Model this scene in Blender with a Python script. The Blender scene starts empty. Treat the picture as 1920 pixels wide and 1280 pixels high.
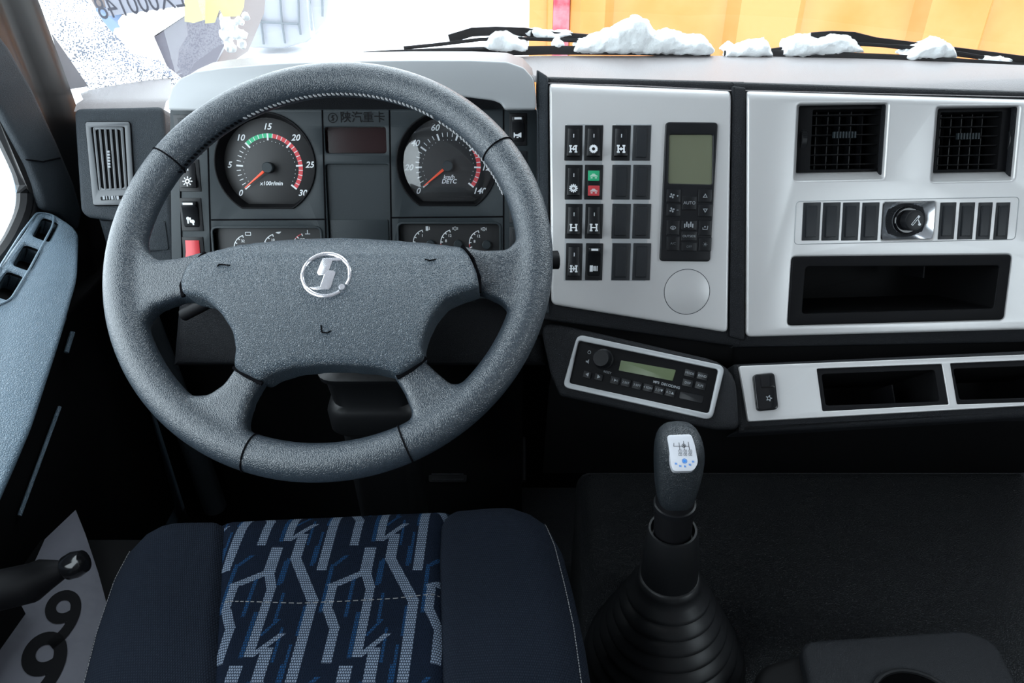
import bpy, bmesh, math, random
from math import sin, cos, pi, radians, sqrt, atan2, tan
from mathutils import Vector, Matrix, noise
from mathutils.geometry import tessellate_polygon

random.seed(4)
SC = bpy.context.scene
COL = SC.collection
# ------------------------------------------------------------------ camera, world, light, exposure
FPX, PITCH, CAMZ = 1400.0, radians(32), 1.15
cam_d = bpy.data.cameras.new('camera'); cam = bpy.data.objects.new('camera', cam_d); COL.objects.link(cam)
cam_d.sensor_width = 36; cam_d.lens = FPX / 1920 * 36; cam_d.clip_start = 0.02; cam_d.clip_end = 300
cam.location = (0, 0, CAMZ); cam.rotation_euler = (radians(90) - PITCH, 0, 0)
SC.camera = cam
SC.view_settings.view_transform = 'Standard'
try: SC.view_settings.look = 'None'
except Exception: pass
SC.view_settings.gamma = 1; SC.view_settings.use_curve_mapping = False
SC.view_settings.exposure = 0.0
SC.render.film_transparent = False
world = bpy.data.worlds.new('overcast_sky'); SC.world = world; world.use_nodes = True
bg = world.node_tree.nodes['Background']
bg.inputs[0].default_value = (0.82, 0.92, 1.0, 1); bg.inputs[1].default_value = 6.1

def portal(name, loc, rot, sx, sy):
    l = bpy.data.lights.new(name, 'AREA'); l.shape = 'RECTANGLE'; l.size = sx; l.size_y = sy
    l.cycles.is_portal = True
    o = bpy.data.objects.new(name, l); COL.objects.link(o); o.location = loc; o.rotation_euler = rot
portal('windshield_portal', (0.4, 1.30, 1.42), (radians(-80), 0, 0), 2.3, 1.15)
portal('side_portal', (-0.80, 0.15, 1.17), (0, radians(-90), 0), 1.0, 1.8)
portal('side_portal', (1.62, -0.2, 1.17), (0, radians(90), 0), 1.0, 1.5)

# ------------------------------------------------------------------ pixel rays and frames
RIGHT = Vector((1, 0, 0)); FWD = Vector((0, cos(PITCH), -sin(PITCH))); UP = Vector((0, sin(PITCH), cos(PITCH)))
CAM = Vector((0, 0, CAMZ))
def ray(px, py): return FWD + RIGHT * ((px - 960) / FPX) + UP * ((640 - py) / FPX)
def at(px, py, d): return CAM + ray(px, py) * d
class Frame:
    """A real plane: yaw > 0 turns its face to the left, lean tips it back."""
    def __init__(s, O, yaw=0, lean=0):
        a, L = radians(yaw), radians(lean)
        s.O = Vector(O)
        s.U = Vector((cos(a), -sin(a), 0))
        s.N = Vector((-sin(a) * cos(L), -cos(a) * cos(L), sin(L)))
        s.V = Vector((sin(a) * sin(L), cos(a) * sin(L), cos(L)))
    def p(s, px, py, n=0):
        r = ray(px, py); t = ((s.O + s.N * n) - CAM).dot(s.N) / r.dot(s.N)
        q = CAM + r * t - s.O
        return (q.dot(s.U), q.dot(s.V))
    def P(s, pts, n=0): return [s.p(x, y, n) for x, y in pts]
    def w(s, u, v, n=0): return s.O + s.U * u + s.V * v + s.N * n
    def k(s, px, py): return (CAM - s.w(*s.p(px, py))).length and ((s.w(*s.p(px, py)) - CAM).dot(FWD)) / FPX
    def M(s, u=0, v=0, n=0):
        m = Matrix((s.U, s.V, s.N)).transposed().to_4x4(); m.translation = s.w(u, v, n); return m
def plane_frame(O, N, Uh):
    f = Frame(O); f.N = Vector(N).normalized(); f.U = (Vector(Uh) - f.N * Vector(Uh).dot(f.N)).normalized(); f.V = f.N.cross(f.U); return f
WORLD = Frame((0, 0, 0)); WORLD.U, WORLD.V, WORLD.N = Vector((1, 0, 0)), Vector((0, 1, 0)), Vector((0, 0, 1))

# ------------------------------------------------------------------ 2d helpers
def area(p): return sum(p[i][0] * p[(i + 1) % len(p)][1] - p[(i + 1) % len(p)][0] * p[i][1] for i in range(len(p))) / 2
def ccw(p): return list(p) if area(p) > 0 else list(reversed(p))
def rpoly(p, r, seg=4):
    p = ccw(p); n = len(p); out = []
    for i in range(n):
        a, b, c = Vector(p[i - 1]), Vector(p[i]), Vector(p[(i + 1) % n])
        rr = r[i] if isinstance(r, (list, tuple)) else r
        d1, d2 = (a - b), (c - b); l1, l2 = d1.length, d2.length
        if rr <= 0 or l1 < 1e-9 or l2 < 1e-9: out.append((b.x, b.y)); continue
        d1 /= l1; d2 /= l2
        t = min(rr, l1 * .45, l2 * .45)
        q0, q2 = b + d1 * t, b + d2 * t
        for k in range(seg + 1):
            s = k / seg
            q = q0 * (1 - s) ** 2 + b * 2 * s * (1 - s) + q2 * s * s
            out.append((q.x, q.y))
    return out
def rect(x0, y0, x1, y1): return [(x0, y0), (x1, y0), (x1, y1), (x0, y1)]
def rrect(x0, y0, x1, y1, r, seg=4): return rpoly(rect(min(x0, x1), min(y0, y1), max(x0, x1), max(y0, y1)), r, seg)
def circ(cx, cy, r, n=32, ry=None, a0=0, a1=2 * pi, end=False):
    return [(cx + r * cos(a0 + (a1 - a0) * k / n), cy + (ry or r) * sin(a0 + (a1 - a0) * k / n)) for k in range(n + (1 if end else 0))]
def inset(p, d):
    """offset a ccw polygon inward by d (number or one per edge i -> i+1)"""
    n = len(p); out = []
    for i in range(n):
        a, b, c = Vector(p[i - 1]), Vector(p[i]), Vector(p[(i + 1) % n])
        e1, e2 = b - a, c - b
        if e1.length < 1e-9: e1 = e2
        if e2.length < 1e-9: e2 = e1
        e1.normalize(); e2.normalize()
        n1, n2 = Vector((-e1.y, e1.x)), Vector((-e2.y, e2.x))
        D1, D2 = (d[i - 1], d[i]) if isinstance(d, (list, tuple)) else (d, d)
        cr = e1.x * e2.y - e1.y * e2.x
        if abs(cr) < 0.08:
            m = (n1 + n2); m.normalize(); q = b + m * ((D1 + D2) / 2)
        else:
            q = b + (e2 * D1 - e1 * D2) * (-1 / cr) if False else None
            # solve (q-b).n1 = D1 , (q-b).n2 = D2
            det = n1.x * n2.y - n1.y * n2.x
            q = b + Vector(((D1 * n2.y - D2 * n1.y) / det, (D2 * n1.x - D1 * n2.x) / det))
        out.append((q.x, q.y))
    return out

# ------------------------------------------------------------------ mesh builder (collects world coordinates)
WM = {}
class MB:
    def __init__(s): s.v = []; s.f = []; s.mi = []; s.m = 0; s.uv = None
    def add(s, vs, fs):
        o = len(s.v); s.v += [Vector(v) for v in vs]; s.f += [[o + i for i in f] for f in fs]; s.mi += [s.m] * len(fs); return s
    def ringloft(s, rings, closed=True, cap0=False, cap1=False):
        n = len(rings[0]); vs = [v for r in rings for v in r]; fs = []
        for j in range(len(rings) - 1):
            for i in range(n if closed else n - 1):
                k = (i + 1) % n
                fs.append([j * n + i, j * n + k, (j + 1) * n + k, (j + 1) * n + i])
        if cap0: fs.append(list(range(n))[::-1])
        if cap1: fs.append([(len(rings) - 1) * n + i for i in range(n)])
        return s.add(vs, fs)
    def plate(s, F, outer, holes=(), z0=-.01, z1=0, bev=.0008, seg=2, back=False):
        outer = ccw(outer)
        def prof(p, sg):
            rs = [[F.w(x, y, z0) for x, y in p]]
            for k in range(seg + 1):
                a = pi / 2 * k / seg
                q = inset(p, sg * bev * (1 - cos(a))) if bev > 0 else p
                rs.append([F.w(x, y, z1 - bev + bev * sin(a)) for x, y in q])
                if bev <= 0: break
            return rs, q
        rs, top = prof(outer, 1)
        s.ringloft(rs)
        tops = [top]
        for h in holes:
            h = ccw(h); rs, q = prof(h, -1)
            s.ringloft([list(reversed(r)) for r in rs]); tops.append(q)
        flat = [pt for t in tops for pt in t]
        tr = tessellate_polygon([[Vector((x, y, 0)) for x, y in t] for t in tops])
        vs = [F.w(x, y, z1) for x, y in flat]
        fs = []
        for t in tr:
            a = area([flat[i] for i in t])
            if abs(a) < 1e-14: continue
            fs.append(list(t) if a > 0 else list(t)[::-1])
        s.add(vs, fs)
        if back: s.add([F.w(x, y, z0) for x, y in outer], [list(range(len(outer)))[::-1]])
        return s
    def ring(s, F, outer, inner, z0, z1, bev=.0008):
        return s.plate(F, outer, [inner], z0, z1, bev)
    def pocket(s, F, outer, z0, z1, shrink=0, floor=True):
        """an open box going back from z0 to z1"""
        o = ccw(outer); q = inset(o, shrink) if shrink else o
        a = [F.w(x, y, z0) for x, y in o][::-1]; b = [F.w(x, y, z1) for x, y in q][::-1]
        s.ringloft([a, b])
        if floor: s.add([F.w(x, y, z1) for x, y in q], [list(range(len(q)))])
        return s
    def funnel(s, F, a, za, b, zb, seg=1):
        rs = []
        for k in range(seg + 1):
            t = k / seg
            rs.append([F.w(p[0] * (1 - t) + q[0] * t, p[1] * (1 - t) + q[1] * t, za * (1 - t) + zb * t) for p, q in zip(a, b)])
        return s.ringloft(rs)
    def flat(s, F, poly, n, thick=0.0003):
        nf = n if callable(n) else (lambda v: n)
        poly = ccw(poly); k = len(poly)
        top = [F.w(x, y, nf(y) + thick) for x, y in poly]; bot = [F.w(x, y, nf(y) - .0002) for x, y in poly]
        s.add(bot + top, [[i, (i + 1) % k, k + (i + 1) % k, k + i] for i in range(k)] + [[k + i for i in range(k)]])
        return s
    def flatring(s, F, po, pi_, n, thick=.0003):
        nf = n if callable(n) else (lambda v: n); k = len(po)
        vs = [F.w(x, y, nf(y) + thick) for x, y in po] + [F.w(x, y, nf(y) + thick) for x, y in pi_]
        return s.add(vs, [[i, (i + 1) % k, k + (i + 1) % k, k + i] for i in range(k)])
    def box(s, F, x0, y0, z0, x1, y1, z1):
        vs = [F.w(x, y, z) for z in (z0, z1) for x, y in ((x0, y0), (x1, y0), (x1, y1), (x0, y1))]
        return s.add(vs, [[3, 2, 1, 0], [4, 5, 6, 7], [0, 1, 5, 4], [1, 2, 6, 5], [2, 3, 7, 6], [3, 0, 4, 7]])
    def tube(s, pts, r, seg=10, closed=False, sx=1, sy=1, ref=None, caps=True):
        pts = [Vector(p) for p in pts]; n = len(pts); rings = []
        for i, p in enumerate(pts):
            if closed: t = pts[(i + 1) % n] - pts[i - 1]
            else: t = pts[min(i + 1, n - 1)] - pts[max(i - 1, 0)]
            t.normalize()
            u = Vector(ref) if ref is not None else (Vector((0, 0, 1)) if abs(t.z) < .9 else Vector((1, 0, 0)))
            a = t.cross(u).normalized(); b = a.cross(t).normalized()
            rr = r[i] if isinstance(r, (list, tuple)) else r
            rings.append([p + a * (cos(2 * pi * k / seg) * rr * sx) + b * (sin(2 * pi * k / seg) * rr * sy) for k in range(seg)])
        if closed: rings.append(rings[0])
        return s.ringloft([r_[::-1] for r_ in rings], True, caps and not closed, caps and not closed)
    def lathe(s, F, prof, seg=32, cx=0, cy=0):
        rings = [[F.w(cx + r * cos(2 * pi * k / seg), cy + r * sin(2 * pi * k / seg), z) for k in range(seg)] for r, z in prof]
        return s.ringloft(rings, True, prof[0][0] > 1e-6, prof[-1][0] > 1e-6)
    def text(s, F, body, u, v, n, size, shear=0, bold=0, align='CENTER', rot=0, thick=.0003, sx=1, mirror=False):
        cu = bpy.data.curves.new('t', 'FONT'); cu.body = body; cu.size = 1; cu.shear = shear; cu.offset = bold
        cu.align_x = align; cu.align_y = 'CENTER'; cu.resolution_u = 3 if size < .05 else 8
        ob = bpy.data.objects.new('t', cu); me = bpy.data.meshes.new_from_object(ob)
        cr, sr = cos(rot), sin(rot); nf = n if callable(n) else (lambda y: n)
        vs = []
        for q in me.vertices:
            x, y = q.co.x * size * sx * (-1 if mirror else 1), q.co.y * size
            X, Y = u + x * cr - y * sr, v + x * sr + y * cr
            vs.append(F.w(X, Y, nf(Y) + thick))
        s.add(vs, [list(p.vertices) for p in me.polygons])
        bpy.data.objects.remove(ob); bpy.data.curves.remove(cu); bpy.data.meshes.remove(me)
        return s
    def build(s, name, mat, parent=None, org=None, smooth=35, kind=None, label=None, fix=True):
        """one mesh object; org = local origin (world point) else the parent's"""
        Mw = WM[parent].copy() if parent is not None else Matrix.Identity(4)
        if org is not None: Mw.translation = Vector(org)
        inv = Mw.inverted()
        me = bpy.data.meshes.new(name)
        me.from_pydata([inv @ v for v in s.v], [], s.f)
        mats = mat if isinstance(mat, (list, tuple)) else [mat]
        for m in mats: me.materials.append(m)
        if len(mats) > 1:
            for p, i in zip(me.polygons, s.mi): p.material_index = i
        if fix:
            bm = bmesh.new(); bm.from_mesh(me)
            bmesh.ops.remove_doubles(bm, verts=bm.verts, dist=1e-6)
            bm.to_mesh(me); bm.free()
        me.shade_smooth()
        if smooth < 180: me.set_sharp_from_angle(angle=radians(smooth))
        o = bpy.data.objects.new(name, me); COL.objects.link(o)
        if parent is not None:
            o.parent = parent; o.matrix_local = WM[parent].inverted() @ Mw
        else: o.matrix_world = Mw
        WM[o] = Mw
        if kind: o['kind'] = kind
        if label: o['label'] = label
        return o

def tag(o, label, cat, group=None, kind=None):
    o['label'] = label; o['category'] = cat
    if group: o['group'] = group
    if kind: o['kind'] = kind
    return o
def thing(name, label, cat, M, group=None):
    o = bpy.data.objects.new(name, None); COL.objects.link(o); o.empty_display_size = .02
    if not isinstance(M, Matrix): M = Matrix.Translation(Vector(M))
    o.matrix_world = M; WM[o] = M.copy(); return tag(o, label, cat, group)
def struct(o): o['kind'] = 'structure'; return o
def copy_tree(o, parent, M):
    """copy of an object and its children, with world matrix M"""
    c = o.copy(); COL.objects.link(c)
    if parent is not None: c.parent = parent; c.matrix_local = WM[parent].inverted() @ M
    else: c.matrix_world = M
    WM[c] = M.copy()
    for ch in [x for x in list(WM) if x.parent == o]:
        copy_tree(ch, c, M @ WM[o].inverted() @ WM[ch])
    return c
def evaluated(mb, mods, smooth=180):
    """run modifiers over the collected mesh; returns a new builder"""
    me = bpy.data.meshes.new('tmp'); me.from_pydata(mb.v, [], mb.f)
    ob = bpy.data.objects.new('tmp', me); COL.objects.link(ob)
    for t, kw in mods:
        m = ob.modifiers.new(t, t)
        for k, v in kw.items(): setattr(m, k, v)
    dg = bpy.context.evaluated_depsgraph_get(); dg.update()
    m2 = bpy.data.meshes.new_from_object(ob.evaluated_get(dg))
    r = MB(); r.add([v.co.copy() for v in m2.vertices], [list(p.vertices) for p in m2.polygons])
    bpy.data.objects.remove(ob); bpy.data.meshes.remove(me); bpy.data.meshes.remove(m2)
    return r

# ------------------------------------------------------------------ materials
def lin(c): return tuple(((x / 12.92) if x <= .04045 else ((x + .055) / 1.055) ** 2.4) for x in c) + (1,)
class X:
    """tiny node arithmetic"""
    nt = None
    def __init__(s, sock): s.s = sock
    @staticmethod
    def op(o, *a):
        n = X.nt.nodes.new('ShaderNodeMath'); n.operation = o
        for i, q in enumerate(a):
            if isinstance(q, X): X.nt.links.new(q.s, n.inputs[i])
            else: n.inputs[i].default_value = q
        return X(n.outputs[0])
    def __add__(s, o): return X.op('ADD', s, o)
    def __radd__(s, o): return X.op('ADD', o, s)
    def __sub__(s, o): return X.op('SUBTRACT', s, o)
    def __rsub__(s, o): return X.op('SUBTRACT', o, s)
    def __mul__(s, o): return X.op('MULTIPLY', s, o)
    __rmul__ = __mul__
    def __lt__(s, o): return X.op('LESS_THAN', s, o)
    def __gt__(s, o): return X.op('GREATER_THAN', s, o)
def mat(name, col, rough=.5, metal=0, bump=None, spec=.5, emit=None, var=None, coat=0):
    m = bpy.data.materials.new(name); m.use_nodes = True; nt = m.node_tree; b = nt.nodes['Principled BSDF']
    b.inputs['Base Color'].default_value = tuple(col) + (1,) if len(col) == 3 else col
    b.inputs['Roughness'].default_value = rough; b.inputs['Metallic'].default_value = metal
    b.inputs['Specular IOR Level'].default_value = spec; b.inputs['Coat Weight'].default_value = coat
    tc = nt.nodes.new('ShaderNodeTexCoord')
    if bump:
        kind, scale, dist = bump
        bp = nt.nodes.new('ShaderNodeBump'); bp.inputs['Distance'].default_value = dist; bp.inputs['Strength'].default_value = 1
        if kind == 'leather':
            t = nt.nodes.new('ShaderNodeTexVoronoi'); t.feature = 'DISTANCE_TO_EDGE'; t.inputs['Scale'].default_value = scale
            ns = nt.nodes.new('ShaderNodeTexNoise'); ns.inputs['Scale'].default_value = scale * .6
            mx = nt.nodes.new('ShaderNodeMix'); mx.data_type = 'VECTOR'; mx.inputs[0].default_value = .012
            nt.links.new(tc.outputs['Object'], ns.inputs['Vector'])
            ad = nt.nodes.new('ShaderNodeVectorMath'); ad.operation = 'MULTIPLY_ADD'
            nt.links.new(ns.outputs['Color'], ad.inputs[0]); ad.inputs[1].default_value = (.0016,) * 3
            nt.links.new(tc.outputs['Object'], ad.inputs[2]); nt.links.new(ad.outputs[0], t.inputs['Vector'])
            rp = nt.nodes.new('ShaderNodeMapRange'); rp.inputs[1].default_value = 0; rp.inputs[2].default_value = .25
            nt.links.new(t.outputs['Distance'], rp.inputs[0]); nt.links.new(rp.outputs[0], bp.inputs['Height'])
        else:
            t = nt.nodes.new('ShaderNodeTexNoise'); t.inputs['Scale'].default_value = scale; t.inputs['Detail'].default_value = 3
            nt.links.new(tc.outputs['Object'], t.inputs['Vector']); nt.links.new(t.outputs[0], bp.inputs['Height'])
        nt.links.new(bp.outputs[0], b.inputs['Normal'])
    if var:
        c2, scale = var
        t = nt.nodes.new('ShaderNodeTexNoise'); t.inputs['Scale'].default_value = scale; t.inputs['Detail'].default_value = 5
        mx = nt.nodes.new('ShaderNodeMix'); mx.data_type = 'RGBA'
        mx.inputs[6].default_value = b.inputs['Base Color'].default_value; mx.inputs[7].default_value = tuple(c2) + (1,)
        nt.links.new(tc.outputs['Object'], t.inputs['Vector'])
        rp = nt.nodes.new('ShaderNodeMapRange'); rp.inputs[1].default_value = .4; rp.inputs[2].default_value = .6
        nt.links.new(t.outputs[0], rp.inputs[0]); nt.links.new(rp.outputs[0], mx.inputs[0]); nt.links.new(mx.outputs[2], b.inputs['Base Color'])
    return m
M_SILVER = mat('silver_paint', (.62, .61, .605), .36, .3, ('noise', 2500, .00003))
M_HOOD = mat('hood_silver', (.40, .41, .42), .45, .1, ('noise', 2500, .00003), .3)
M_DASH = mat('dash_plastic', (.010, .011, .0135), .5, 0, ('leather', 700, .0003), .25)
M_DASHL = mat('dash_plastic_grey', (.027, .034, .041), .5, 0, ('leather', 700, .0003), .3)
M_TOP = mat('dash_plastic_top_lit', (.20, .18, .18), .45, 0, ('leather', 500, .00015), .5)  # dash plastic painted paler and warmer to imitate grazing windscreen light
M_CLUSTER = mat('cluster_plastic', (.018, .025, .029), .5, 0, ('noise', 1500, .00015), .35)
M_BLACK = mat('black_plastic', (.004, .004, .005), .6, 0, None, .15)
M_SWITCH = mat('switch_plastic', (.007, .0075, .009), .38, 0, ('noise', 3000, .00003), .3)
M_BLANK = mat('blank_plastic', (.011, .013, .016), .42, 0, ('noise', 1800, .00015), .45)
M_DARK = mat('dark_trim', (.003, .003, .0035), .65, 0, None, .15)
M_GLOSS = mat('gloss_black', (.006, .006, .007), .12)
M_DIAL = mat('dial_face', (.012, .012, .013), .5)
M_WHITE = mat('white_print', (.78, .80, .82), .5)
M_SEATST = mat('seat_thread', (.13, .13, .135), .8)
M_GREYP = mat('grey_print', (.30, .32, .34), .5)
M_DIMP = mat('dim_print', (.14, .15, .16), .5)
M_RED = mat('red_print', (.62, .05, .06), .5)
M_GREEN = mat('green_print', (.02, .45, .20), .5)
M_NEEDLE = mat('needle_orange', (.95, .09, .03), .4)
M_REDSW = mat('red_switch', (.62, .05, .06), .4)
M_LCD = mat('lcd_olive', (.15, .16, .105), .10, 0)
M_LCDR = mat('radio_lcd', (.13, .165, .085), .3)
M_REDLCD = mat('dark_red_display', (.018, .007, .008), .15)
M_LEATHER = mat('wheel_leather', (.028, .038, .049), .30, 0, ('leather', 560, .0002), .9)  # blue tint puts the bluish sky light into the leather colour
M_PAD = mat('hub_plastic', (.040, .058, .076), .30, 0, ('leather', 620, .0006), .9)  # bluer base colour carries the cool light on the pad
M_CHROME = mat('chrome', (.95, .93, .97), .22, .9)
M_STITCH = mat('stitch_thread', (.42, .43, .44), .7)
M_SEAM = mat('seam_groove', (.006, .006, .007), .9, 0, None, 0)
M_RUBBER = mat('rubber', (.007, .0075, .0085), .42, 0, None, .35)
M_MAT = mat('rubber_mat', (.014, .0155, .018), .5, 0, ('leather', 380, .0012), .4)
M_KNOB = mat('knob_leather', (.018, .023, .028), .30, 0, ('leather', 700, .0003), .6)
M_PLATE = mat('knob_plate', (.80, .81, .86), .25, .4)
M_BLUE = mat('blue_print', (.03, .22, .62), .5)
M_DOOR = mat('door_plastic', (.12, .175, .225), .38, 0, ('leather', 420, .0004), .7)
M_PILLAR = mat('pillar_plastic', (.010, .009, .009), .38)
M_HEAD = mat('headliner', (.26, .26, .27), .9)
M_BACKW = mat('cab_wall_fabric', (.20, .20, .21), .9)
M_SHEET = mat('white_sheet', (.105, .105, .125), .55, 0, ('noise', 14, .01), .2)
M_INK = mat('black_ink', (.003, .003, .004), .7, 0, None, .1)
M_SNOW = mat('snow', (.95, .96, .98), .75, 0, ('noise', 90, .003))
M_YELLOW = mat('truck_yellow', (.42, .130, .022), .35, 0, None, .3, None, ((.44, .17, .05), 1.3))
M_REDST = mat('red_white_stripe', (.26, .012, .03), .5, 0, None, .5, None, ((.32, .10, .12), 9))
M_SEAL = mat('window_seal', (.004, .004, .005), .5, 0, None, .3)
M_CAR = mat('far_car_paint', (.10, .075, .07), .5)
M_CARWIN = mat('far_car_glass', (.085, .08, .095), .3, 0, None, .2)
M_LABEL = mat('label_paper', (.30, .30, .36), .7)
M_LABELY = mat('yellow_label', (.42, .40, .13), .7)
M_LINK = mat('label_ink', (.12, .12, .15), .7)
M_CAGE = mat('cage_metal', (.11, .125, .14), .5)
M_TANK = mat('tank_white', (.26, .27, .30), .6)
M_GREYCER = mat('glass_edge_band', (.30, .29, .31), .6)

# clear glass, then frost
def glass_mat(name, tint=(.96, .98, .97), refl=.06):
    m = bpy.data.materials.new(name); m.use_nodes = True; nt = m.node_tree; nt.nodes.clear()
    o = nt.nodes.new('ShaderNodeOutputMaterial'); t = nt.nodes.new('ShaderNodeBsdfTransparent'); g = nt.nodes.new('ShaderNodeBsdfGlossy')
    t.inputs[0].default_value = tint + (1,); g.inputs['Roughness'].default_value = .02
    x = nt.nodes.new('ShaderNodeMixShader'); x.inputs[0].default_value = refl
    nt.links.new(t.outputs[0], x.inputs[1]); nt.links.new(g.outputs[0], x.inputs[2]); nt.links.new(x.outputs[0], o.inputs[0]); return m
M_GLASS = glass_mat('window_glass'); M_LENS = glass_mat('gauge_glass', (.93, .94, .95), .07)
def frost_mat():
    m = bpy.data.materials.new('frost'); m.use_nodes = True; nt = m.node_tree; nt.nodes.clear()
    o = nt.nodes.new('ShaderNodeOutputMaterial'); t = nt.nodes.new('ShaderNodeBsdfTransparent')
    d = nt.nodes.new('ShaderNodeBsdfDiffuse'); tl = nt.nodes.new('ShaderNodeBsdfTranslucent')
    d.inputs[0].default_value = (.9, .92, .95, 1); tl.inputs[0].default_value = (.9, .92, .95, 1)
    a = nt.nodes.new('ShaderNodeMixShader'); a.inputs[0].default_value = .85
    nt.links.new(d.outputs[0], a.inputs[1]); nt.links.new(tl.outputs[0], a.inputs[2])
    tc = nt.nodes.new('ShaderNodeTexCoord')
    v = nt.nodes.new('ShaderNodeTexVoronoi'); v.inputs['Scale'].default_value = 330; v.inputs['Randomness'].default_value = 1
    ns = nt.nodes.new('ShaderNodeTexNoise'); ns.inputs['Scale'].default_value = 22; ns.inputs['Detail'].default_value = 6
    nt.links.new(tc.outputs['Object'], v.inputs['Vector']); nt.links.new(tc.outputs['Object'], ns.inputs['Vector'])
    X.nt = nt
    k = X(v.outputs['Distance']) * 1.0 + (X(ns.outputs[0]) - .5) * .7
    hole = k < .43
    mx = nt.nodes.new('ShaderNodeMixShader'); nt.links.new((hole * .9).s, mx.inputs[0])
    dr = nt.nodes.new('ShaderNodeBsdfDiffuse'); dr.inputs[0].default_value = (.08, .10, .17, 1)  # blue-grey paint stands for the dark refraction in the droplets
    nt.links.new(a.outputs[0], mx.inputs[1]); nt.links.new(dr.outputs[0], mx.inputs[2]); nt.links.new(mx.outputs[0], o.inputs[0]); return m
M_FROST = frost_mat()

def fabric_mat(name, pattern):
    m = bpy.data.materials.new(name); m.use_nodes = True; nt = m.node_tree; b = nt.nodes['Principled BSDF']
    b.inputs['Roughness'].default_value = 1; b.inputs['Specular IOR Level'].default_value = .05
    tc = nt.nodes.new('ShaderNodeTexCoord'); sp = nt.nodes.new('ShaderNodeSeparateXYZ')
    nt.links.new(tc.outputs['Object'], sp.inputs[0]); X.nt = nt
    x, y, z = X(sp.outputs[0]), X(sp.outputs[1]), X(sp.outputs[2])
    base = nt.nodes.new('ShaderNodeMix'); base.data_type = 'RGBA'
    # weave: small offset cells
    cx, cy = .0023, .0029
    row = X.op('FLOOR', y * (1 / cy))
    wx = X.op('PINGPONG', x + row * (cx * .5), cx * .5) * (2 / cx)
    wy = X.op('PINGPONG', y, cy * .5) * (2 / cy)
    weave = X.op('MULTIPLY', wx, wy)
    if not pattern:
        base.inputs[6].default_value = (.005, .0068, .011, 1); base.inputs[7].default_value = (.013, .017, .025, 1)
        nt.links.new(weave.s, base.inputs[0]); nt.links.new(base.outputs[2], b.inputs['Base Color'])
    else:
        P, T = .103, .146; ux, uy = P / 430, T / 450
        dot = weave > .22
        def seg(x0, y0, x1, y1, w):
            """one straight run of a band; x, y in cell units, y growing towards the backrest"""
            yy = X.op('WRAP', y * -1.0 - (y0 * uy), T, 0.0)
            inside = yy < ((y1 - y0) * uy)
            xx = x - (x0 * ux) - yy * ((x1 - x0) * ux / ((y1 - y0) * uy))
            d = X.op('ABSOLUTE', X.op('WRAP', xx, P * .5, -P * .5))
            return X.op('MULTIPLY', inside, d < (w * ux * .5))
        def union(segs):
            r = seg(*segs[0])
            for q_ in segs[1:]: r = X.op('MAXIMUM', r, seg(*q_))
            return r
        A = union([(210, 120, 210, 232, 48), (210, 230, 340, 402, 52), (340, 400, 340, 740 - 450 + 450 - 10, 44), (540, 180, 540, 292, 52), (540, 285, 410, 342, 62), (410, 332, 410, 432, 38), (410, 430, 460, 502, 46),
                   (460, 500, 460, 622, 40), (540, 285, 575, 352, 44), (575, 350, 575, 602, 38), (255, 520, 150, 602, 30)])
        blue = union([(180, 230, 180, 335, 16), (205, 370, 205, 480, 14), (385, 255, 385, 445, 18), (495, 300, 495, 462, 16), (315, 420, 315, 530, 16), (545, 445, 545, 605, 18), (600, 240, 600, 340, 16), (245, 500, 245, 620, 12),
                      (290, 175, 290, 260, 16), (440, 215, 390, 262, 22), (650, 470, 595, 530, 16), (300, 560, 300, 700, 12)])
        base.inputs[6].default_value = (.0035, .006, .012, 1); base.inputs[7].default_value = (.008, .035, .090, 1)
        nt.links.new((blue * (dot * .75 + .15)).s, base.inputs[0])
        b2 = nt.nodes.new('ShaderNodeMix'); b2.data_type = 'RGBA'; b2.inputs[7].default_value = (.13, .16, .21, 1)
        nt.links.new(base.outputs[2], b2.inputs[6]); nt.links.new((A * (dot * .85 + .12)).s, b2.inputs[0])
        nt.links.new(b2.outputs[2], b.inputs['Base Color'])
    bp = nt.nodes.new('ShaderNodeBump'); bp.inputs['Distance'].default_value = .0006
    nt.links.new(weave.s, bp.inputs['Height']); nt.links.new(bp.outputs[0], b.inputs['Normal'])
    return m
M_FAB = fabric_mat('seat_cloth_plain', False); M_FABP = fabric_mat('seat_cloth_pattern', True)

# ------------------------------------------------------------------ frames of the dashboard
FL = Frame(at(1200, 400, .98), 1.5, 22)      # silver switch panel
q0 = FL.p(1387, 400)
FC = Frame(FL.w(*q0), -3, 22)                # silver centre panel
FI = Frame(at(640, 320, 1.005), 0, 20)       # instrument cluster
FB = Frame(at(225, 300, 1.075), -10, 24)     # left vent box
FR = Frame(at(1210, 705, .975), 25, 35)      # radio facet
FS = Frame(at(1385, 735, .955), -4, 45)      # lower strip
FW = Frame(at(619, 481, .80), 0, 48)         # steering wheel
FSEAT = Frame((0, 0, .52), 0, 90)
FTUN = Frame((0, 0, .25), 0, 90)

M_VENTG = mat('vent_grey', (.10, .107, .115), .4)
def backlit(name, col):
    m = bpy.data.materials.new(name); m.use_nodes = True; nt = m.node_tree; nt.nodes.clear()
    o = nt.nodes.new('ShaderNodeOutputMaterial'); d = nt.nodes.new('ShaderNodeBsdfDiffuse'); tl = nt.nodes.new('ShaderNodeBsdfTranslucent')
    d.inputs[0].default_value = tl.inputs[0].default_value = tuple(col) + (1,)
    a = nt.nodes.new('ShaderNodeMixShader'); a.inputs[0].default_value = .5
    nt.links.new(d.outputs[0], a.inputs[1]); nt.links.new(tl.outputs[0], a.inputs[2]); nt.links.new(a.outputs[0], o.inputs[0]); return m
M_LABEL = backlit('label_paper', (.26, .27, .31)); M_LABELY = backlit('yellow_sticker', (.55, .52, .25))
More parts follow.
